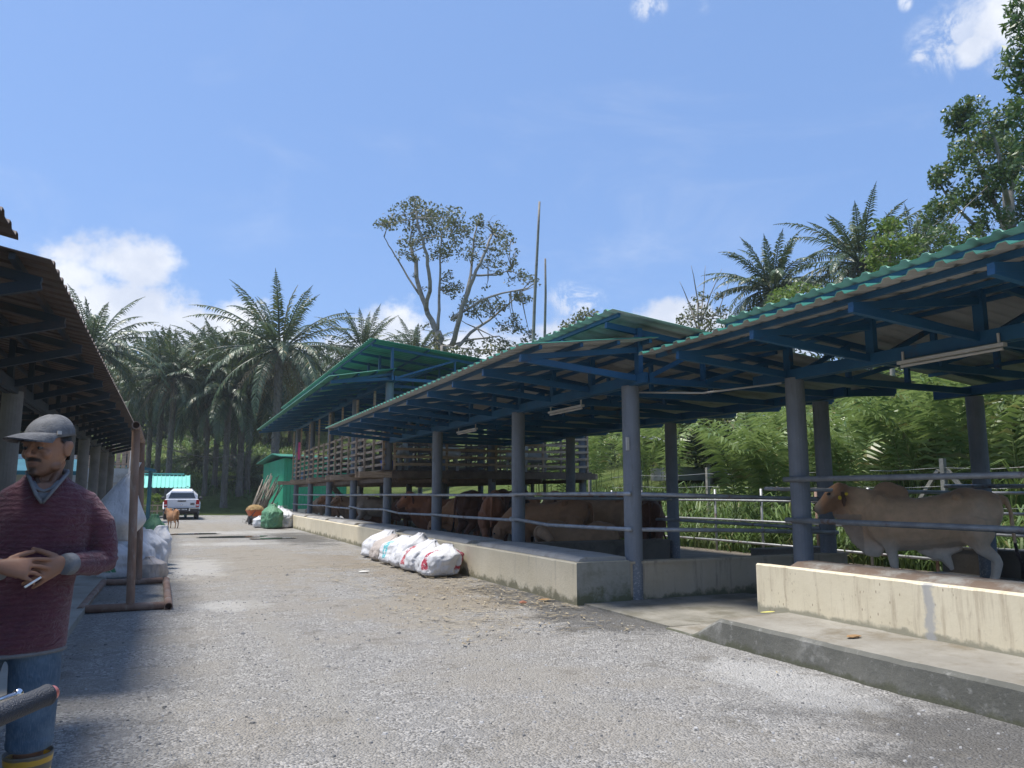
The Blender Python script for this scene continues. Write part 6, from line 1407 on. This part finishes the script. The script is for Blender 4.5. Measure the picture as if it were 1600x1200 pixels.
    # jeans
    mb = MB(); mb.rings([[(-.075 + w * math.cos(6.2832 * j / 24), d * math.sin(6.2832 * j / 24), z) for j in range(24)] for z, w, d in ((.78, .166, .112), (.9, .155, .100), (.96, .145, .095))])
    for L, o in ((LL, 1), (LR, -1)):
        P = [Vector(p) for p in L]; k0 = P[0] + Vector((-.01 * o, 0, -.02))
        mb.tube([k0, P[0].lerp(P[1], .35), P[0].lerp(P[1], .75), P[2], P[2].lerp(P[3], .15), P[2].lerp(P[3], .30), P[2].lerp(P[3], .42)], [.086, .092, .092, .084, .080, .083, .080], 18)
        for t, z in ((0, .475), (1, .45), (2, .432)): mb.ell((L[3][0] + .004 * math.sin(t * 3), .005, z), (.088, .088, .012))
    me = fuse(mb, .009, 4); m, t, b, oc, out = newmat('blue_denim'); k = t.mix(t.ramp(t.noise(oc, 6, 6, .65), .35, .7), (.045, .085, .135), (.11, .165, .225)); k = t.mix(t.math('MULTIPLY', t.ramp(t.noise(t.scaled(oc, (90, 90, 12)), 3, 3), .45, .65), .35), k, (.17, .22, .28))
    t.set(b.inputs['Base Color'], k); b.inputs['Roughness'].default_value = .9; bn = t.node('ShaderNodeBump', Strength=.6, Distance=.012); t.l.new(t.noise(oc, 15, 6, .6, 1), bn.inputs['Height']); t.l.new(bn.outputs[0], b.inputs['Normal']); me.materials.append(m); link('jeans', me, body)
    # striped rubber boots
    m, t, b, oc, out = newmat('striped_rubber_boot'); s = t.node('ShaderNodeSeparateXYZ'); t.l.new(oc, s.inputs[0]); z = t.math('ADD', s.outputs[2], t.math('MULTIPLY', t.math('SUBTRACT', t.noise(oc, 18, 4), .5), .012)); sn = t.math('SINE', t.math('MULTIPLY', z, 130)); k = t.mix(t.ramp(sn, -.35, .0), (.52, .30, .03), (.12, .105, .08)); k = t.mix(t.math('MULTIPLY', t.ramp(t.noise(oc, 12, 6, .7), .5, .68), .6), k, (.20, .15, .07)); t.set(b.inputs['Base Color'], k); b.inputs['Roughness'].default_value = .45
    for L in (LL, LR):
        x = L[-1][0]; mb = MB(); mb.tube([(x, .01, .02), (x, .01, .10), (x, .012, .2), (x, .012, .33)], [.052, .056, .072, .078], 18); mb.tube([(x, .05, .045), (x, -.06, .05), (x, -.17, .042), (x, -.20, .035)], [.05, .05, .045, .025], 14, ry=[.045, .05, .04, .025]); me = fuse(mb, .009, 3)
        me.materials.append(m); bt = link('boot', me, body)
        mb = MB(); n = 24; ring = lambda q, zz: [(x + q * math.cos(6.2832 * j / n), .012 + q * math.sin(6.2832 * j / n), zz) for j in range(n)]; mb.rings([ring(.078, .29), ring(.088, .392), ring(.0895, .40), ring(.085, .40), ring(.076, .33)], False); mb.build('boot_top', m, bt, world=False, smooth=True)
    # cap
    mb = MB(); rs = []; n = 32
    for i in range(12):
        t = i / 11; a = t * 1.45; rs.append([H(.0835 * math.cos(a) ** .8 * math.cos(6.2832 * j / n), .006 + .107 * math.cos(a) ** .8 * math.sin(6.2832 * j / n) , .040 + .004 * math.cos(6.2832 * j / n * 2) + (.092 + .008 * math.sin(6.2832 * j / n)) * math.sin(a) - .012 * math.sin(6.2832 * j / n) * -1 * (1 - t)) for j in range(n)])
    mb.rings(rs); felt = mat('grey_cap_felt', (.115, .117, .123), (.165, .168, .176), 40, .95, bump=.35, bscale=130, dirt=(.16, .165, .175), dscale=9, dlo=.5)
    cap = mb.build('cap', felt, body, world=False, smooth=True)
    mb = MB(); k = 20; top = []; 
    for i in range(7):
        t = i / 6; row = []
        for j in range(k + 1):
            a = R(-205 + 130 * j / k) + R(50 - 0) - R(20); a = R(180 + 18 + 144 * j / k); c, s = math.cos(a), math.sin(a)
            x = .0815 * c * (1 + .02 * t); y = .006 + .105 * s - .118 * t * max(0, -s) ** .8; z = .061 - .020 * t ** 1.5 - .016 * abs(c) ** 2 * (.3 + t)
            row.append((x, y, z))
        top.append(row)
    for off, fl in ((0, 0), (-.005, 1)):
        b0 = len(mb.v)
        for row in top: mb.v += [tuple(H(x, y, z + off)) for x, y, z in row]
        for i in range(6):
            for j in range(k): a = b0 + i * (k + 1) + j; mb.face((a, a + 1, a + k + 2, a + k + 1) if fl else (a, a + k + 1, a + k + 2, a + 1))
    mb.build('brim', felt, cap, world=False, smooth=True)
    mb = MB(); c = H(.080, -.040, .058); nn = RH @ Vector((.9, -.42, .25)).normalized(); e1 = nn.cross(Vector((0, 0, 1))).normalized(); e2 = e1.cross(nn)
    mb.hexa([c - e1 * .008 - e2 * .007, c + e1 * .008 - e2 * .007, c + e1 * .008 - e2 * .007 + nn * .006, c - e1 * .008 - e2 * .007 + nn * .006, c - e1 * .008 + e2 * .007, c + e1 * .008 + e2 * .007, c + e1 * .008 + e2 * .007 + nn * .006, c - e1 * .008 + e2 * .007 + nn * .006]); mb.build('cap_tag', M['white_pvc'], cap, world=False)
    # cigarette held between the fingers of the front hand
    q = fR[1][2]; MW = Matrix.Translation(root_loc) @ Matrix.Rotation(rz, 4, 'Z')
    a = MW @ (Vector(fR[2][2]) + Vector((0, -.010, -.004))); b_ = a + (Matrix.Rotation(rz, 3, 'Z') @ Vector((-.05, -.025, -.032)))
    mb = MB(); mb.tube([a, a.lerp(b_, .95), b_], [.0042, .0042, .0042], 10); o = mb.build('cigarette', mat('cigarette_paper', (.8, .8, .78), rough=.7), origin=a, smooth=True); tag(o, 'white cigarette held in the fingers of the man', 'cigarette')
person()

# ------------------------------------------------------------------ motorcycle beside the viewer: right grip and mirror edge show
def motorcycle():
    E = at(88, 1080, 1.28); I = at(-78, 1150, 1.09); d = (I - E).normalized()
    root = thing('motorcycle', 'motorcycle whose black rubber grip with red bar end juts in at the photo corner', 'motorcycle', (-.62, .9, .0))
    m, t, b, oc, out = newmat('knurled_grip'); b.inputs['Base Color'].default_value = (.03, .033, .042, 1); b.inputs['Roughness'].default_value = .55
    vo = t.node('ShaderNodeTexVoronoi'); vo.inputs['Scale'].default_value = 420; t.l.new(oc, vo.inputs['Vector']); bn = t.node('ShaderNodeBump', Strength=.8, Distance=.002); t.l.new(vo.outputs[0], bn.inputs['Height']); t.l.new(bn.outputs[0], b.inputs['Normal'])
    mb = MB(); mb.tube([E + d * .016, E + d * .018, E + d * .022, E + d * .025, E + d * .13, E + d * .14], [.015, .0175, .0175, .0165, .0165, .019], 28); g = mb.build('grip', m, root, smooth=True)
    red = mat('red_anodised', (.62, .20, .17), rough=.3, metal=.6)
    mb = MB(); mb.tube([E + d * .002, E + d * .003, E + d * .006, E + d * .012, E + d * .016], [.005, .009, .0115, .0125, .0125], 28); mb.build('bar_end', red, g, smooth=True)
    M['chrome2'] = mat('chrome_metal', (.7, .7, .72), rough=.12, metal=1)
    c = Vector((-.66, I.y + .06, I.z - .06))
    mb = MB(); mb.tube([I, I + d * .10 + Vector((0, .03, -.02)), c, c + Vector((-.18, 0, .03)), c + Vector((-.48, -.06, .06))], .011, 12); mb.build('handlebar', M['plastic'], root, smooth=True)
    B = at(28, 1084, 1.36); mb = MB(); mb.tube([B, B + d * .06 + Vector((0, .01, 0)), I + d * .05 + Vector((0, .07, .02)), I + d * .10 + Vector((0, .03, 0))], [.006, .005, .006, .008], 10); mb.ell(B, (.009,) * 3, 12, 8); mb.build('brake_lever', M['chrome2'], root, smooth=True)
    q = at(-58, 905, 1.25); mb = MB(); mb.ell(q, (.054, .018, .046), 24, 14, rot=Matrix.Rotation(-.2, 3, 'Z')); mr = mb.build('mirror', M['chrome2'], root, smooth=True)
    mb = MB(); mb.tube([q + Vector((0, .01, -.04)), q + Vector((-.02, .03, -.12)), I + d * .12 + Vector((0, .03, .0))], .006, 8); mb.build('mirror_stem', M['plastic'], mr, smooth=True)
    mb = MB(); mb.ell(c + Vector((-.02, .14, -.08)), (.09, .08, .09), 20, 12); mb.build('headlamp', M['chrome2'], root, smooth=True)
    for s in (-1, 1): mb = MB(); mb.tube([c + Vector((s * .08, .02, -.03)), Vector((c.x + s * .08, c.y + .36, .30))], .022, 12); mb.build('fork', M['chrome2'], root, smooth=True)
    for y in (c.y + .36, c.y - .92):
        mb = MB(); n = 36; rs = []
        for (x, r_) in ((-.04, .27), (-.045, .29), (-.02, .305), (.02, .305), (.045, .29), (.04, .27)): rs.append([(c.x + x, y + r_ * math.cos(6.2832 * j / n), .31 + r_ * math.sin(6.2832 * j / n)) for j in range(n)])
        rs.append(rs[0]); mb.rings(rs, False); w = mb.build('wheel', M['black'], root, smooth=True)
        mb = MB(); mb.cyl((c.x - .05, y, .31), (c.x + .05, y, .31), .05, 16)
        for j in range(12): a = 6.2832 * j / 12; mb.tube([(c.x, y + .04 * math.cos(a), .31 + .04 * math.sin(a)), (c.x, y + .275 * math.cos(a), .31 + .275 * math.sin(a))], .005, 5)
        mb.build('rim', M['chrome2'], w)
    mb = MB(); mb.tube([c + Vector((0, -.02, -.12)), c + Vector((0, -.2, -.13)), c + Vector((0, -.42, -.20)), c + Vector((0, -.52, -.25))], [.06, .13, .12, .05], 16, ry=[.05, .10, .09, .05]); mb.build('fuel_tank', red, root, smooth=True)
    mb = MB(); mb.tube([c + Vector((0, -.48, -.24)), c + Vector((0, -.65, -.26)), c + Vector((0, -1.1, -.22)), c + Vector((0, -1.2, -.2))], [.08, .12, .11, .05], 14, ry=[.04, .05, .05, .03]); mb.build('saddle', M['black'], root, smooth=True)
    mb = MB(); mb.box((c.x - .12, c.y - .55, .28), (c.x + .12, c.y - .15, .62)); mb.tube([(c.x + .14, c.y - .15, .3), (c.x + .16, c.y - .6, .26), (c.x + .16, c.y - 1.15, .36)], .035, 10); mb.tube([(c.x, c.y - .1, .9), (c.x, c.y - .5, .32), (c.x, c.y - .92, .31)], .03, 8); mb.build('engine', M['plastic'], root)
motorcycle()
scene.render.film_transparent = False
# ------------------------------------------------------------------ humid air over the yard
def haze():
    mb = MB(); mb.box((-450, -150, -1.3), (560, 940, 38)); m = bpy.data.materials.new('humid_air'); m.use_nodes = True; m.node_tree.nodes.clear(); t = NT(m.node_tree)
    out = t.node('ShaderNodeOutputMaterial'); v = t.node('ShaderNodeVolumePrincipled'); v.inputs['Color'].default_value = (.86, .92, 1, 1); v.inputs['Density'].default_value = .00055; v.inputs['Anisotropy'].default_value = .2
    t.l.new(v.outputs[0], out.inputs['Volume']); tag(mb.build('haze', m), 'thin humid haze hanging over the yard and palms', 'haze', kind='stuff')
haze()
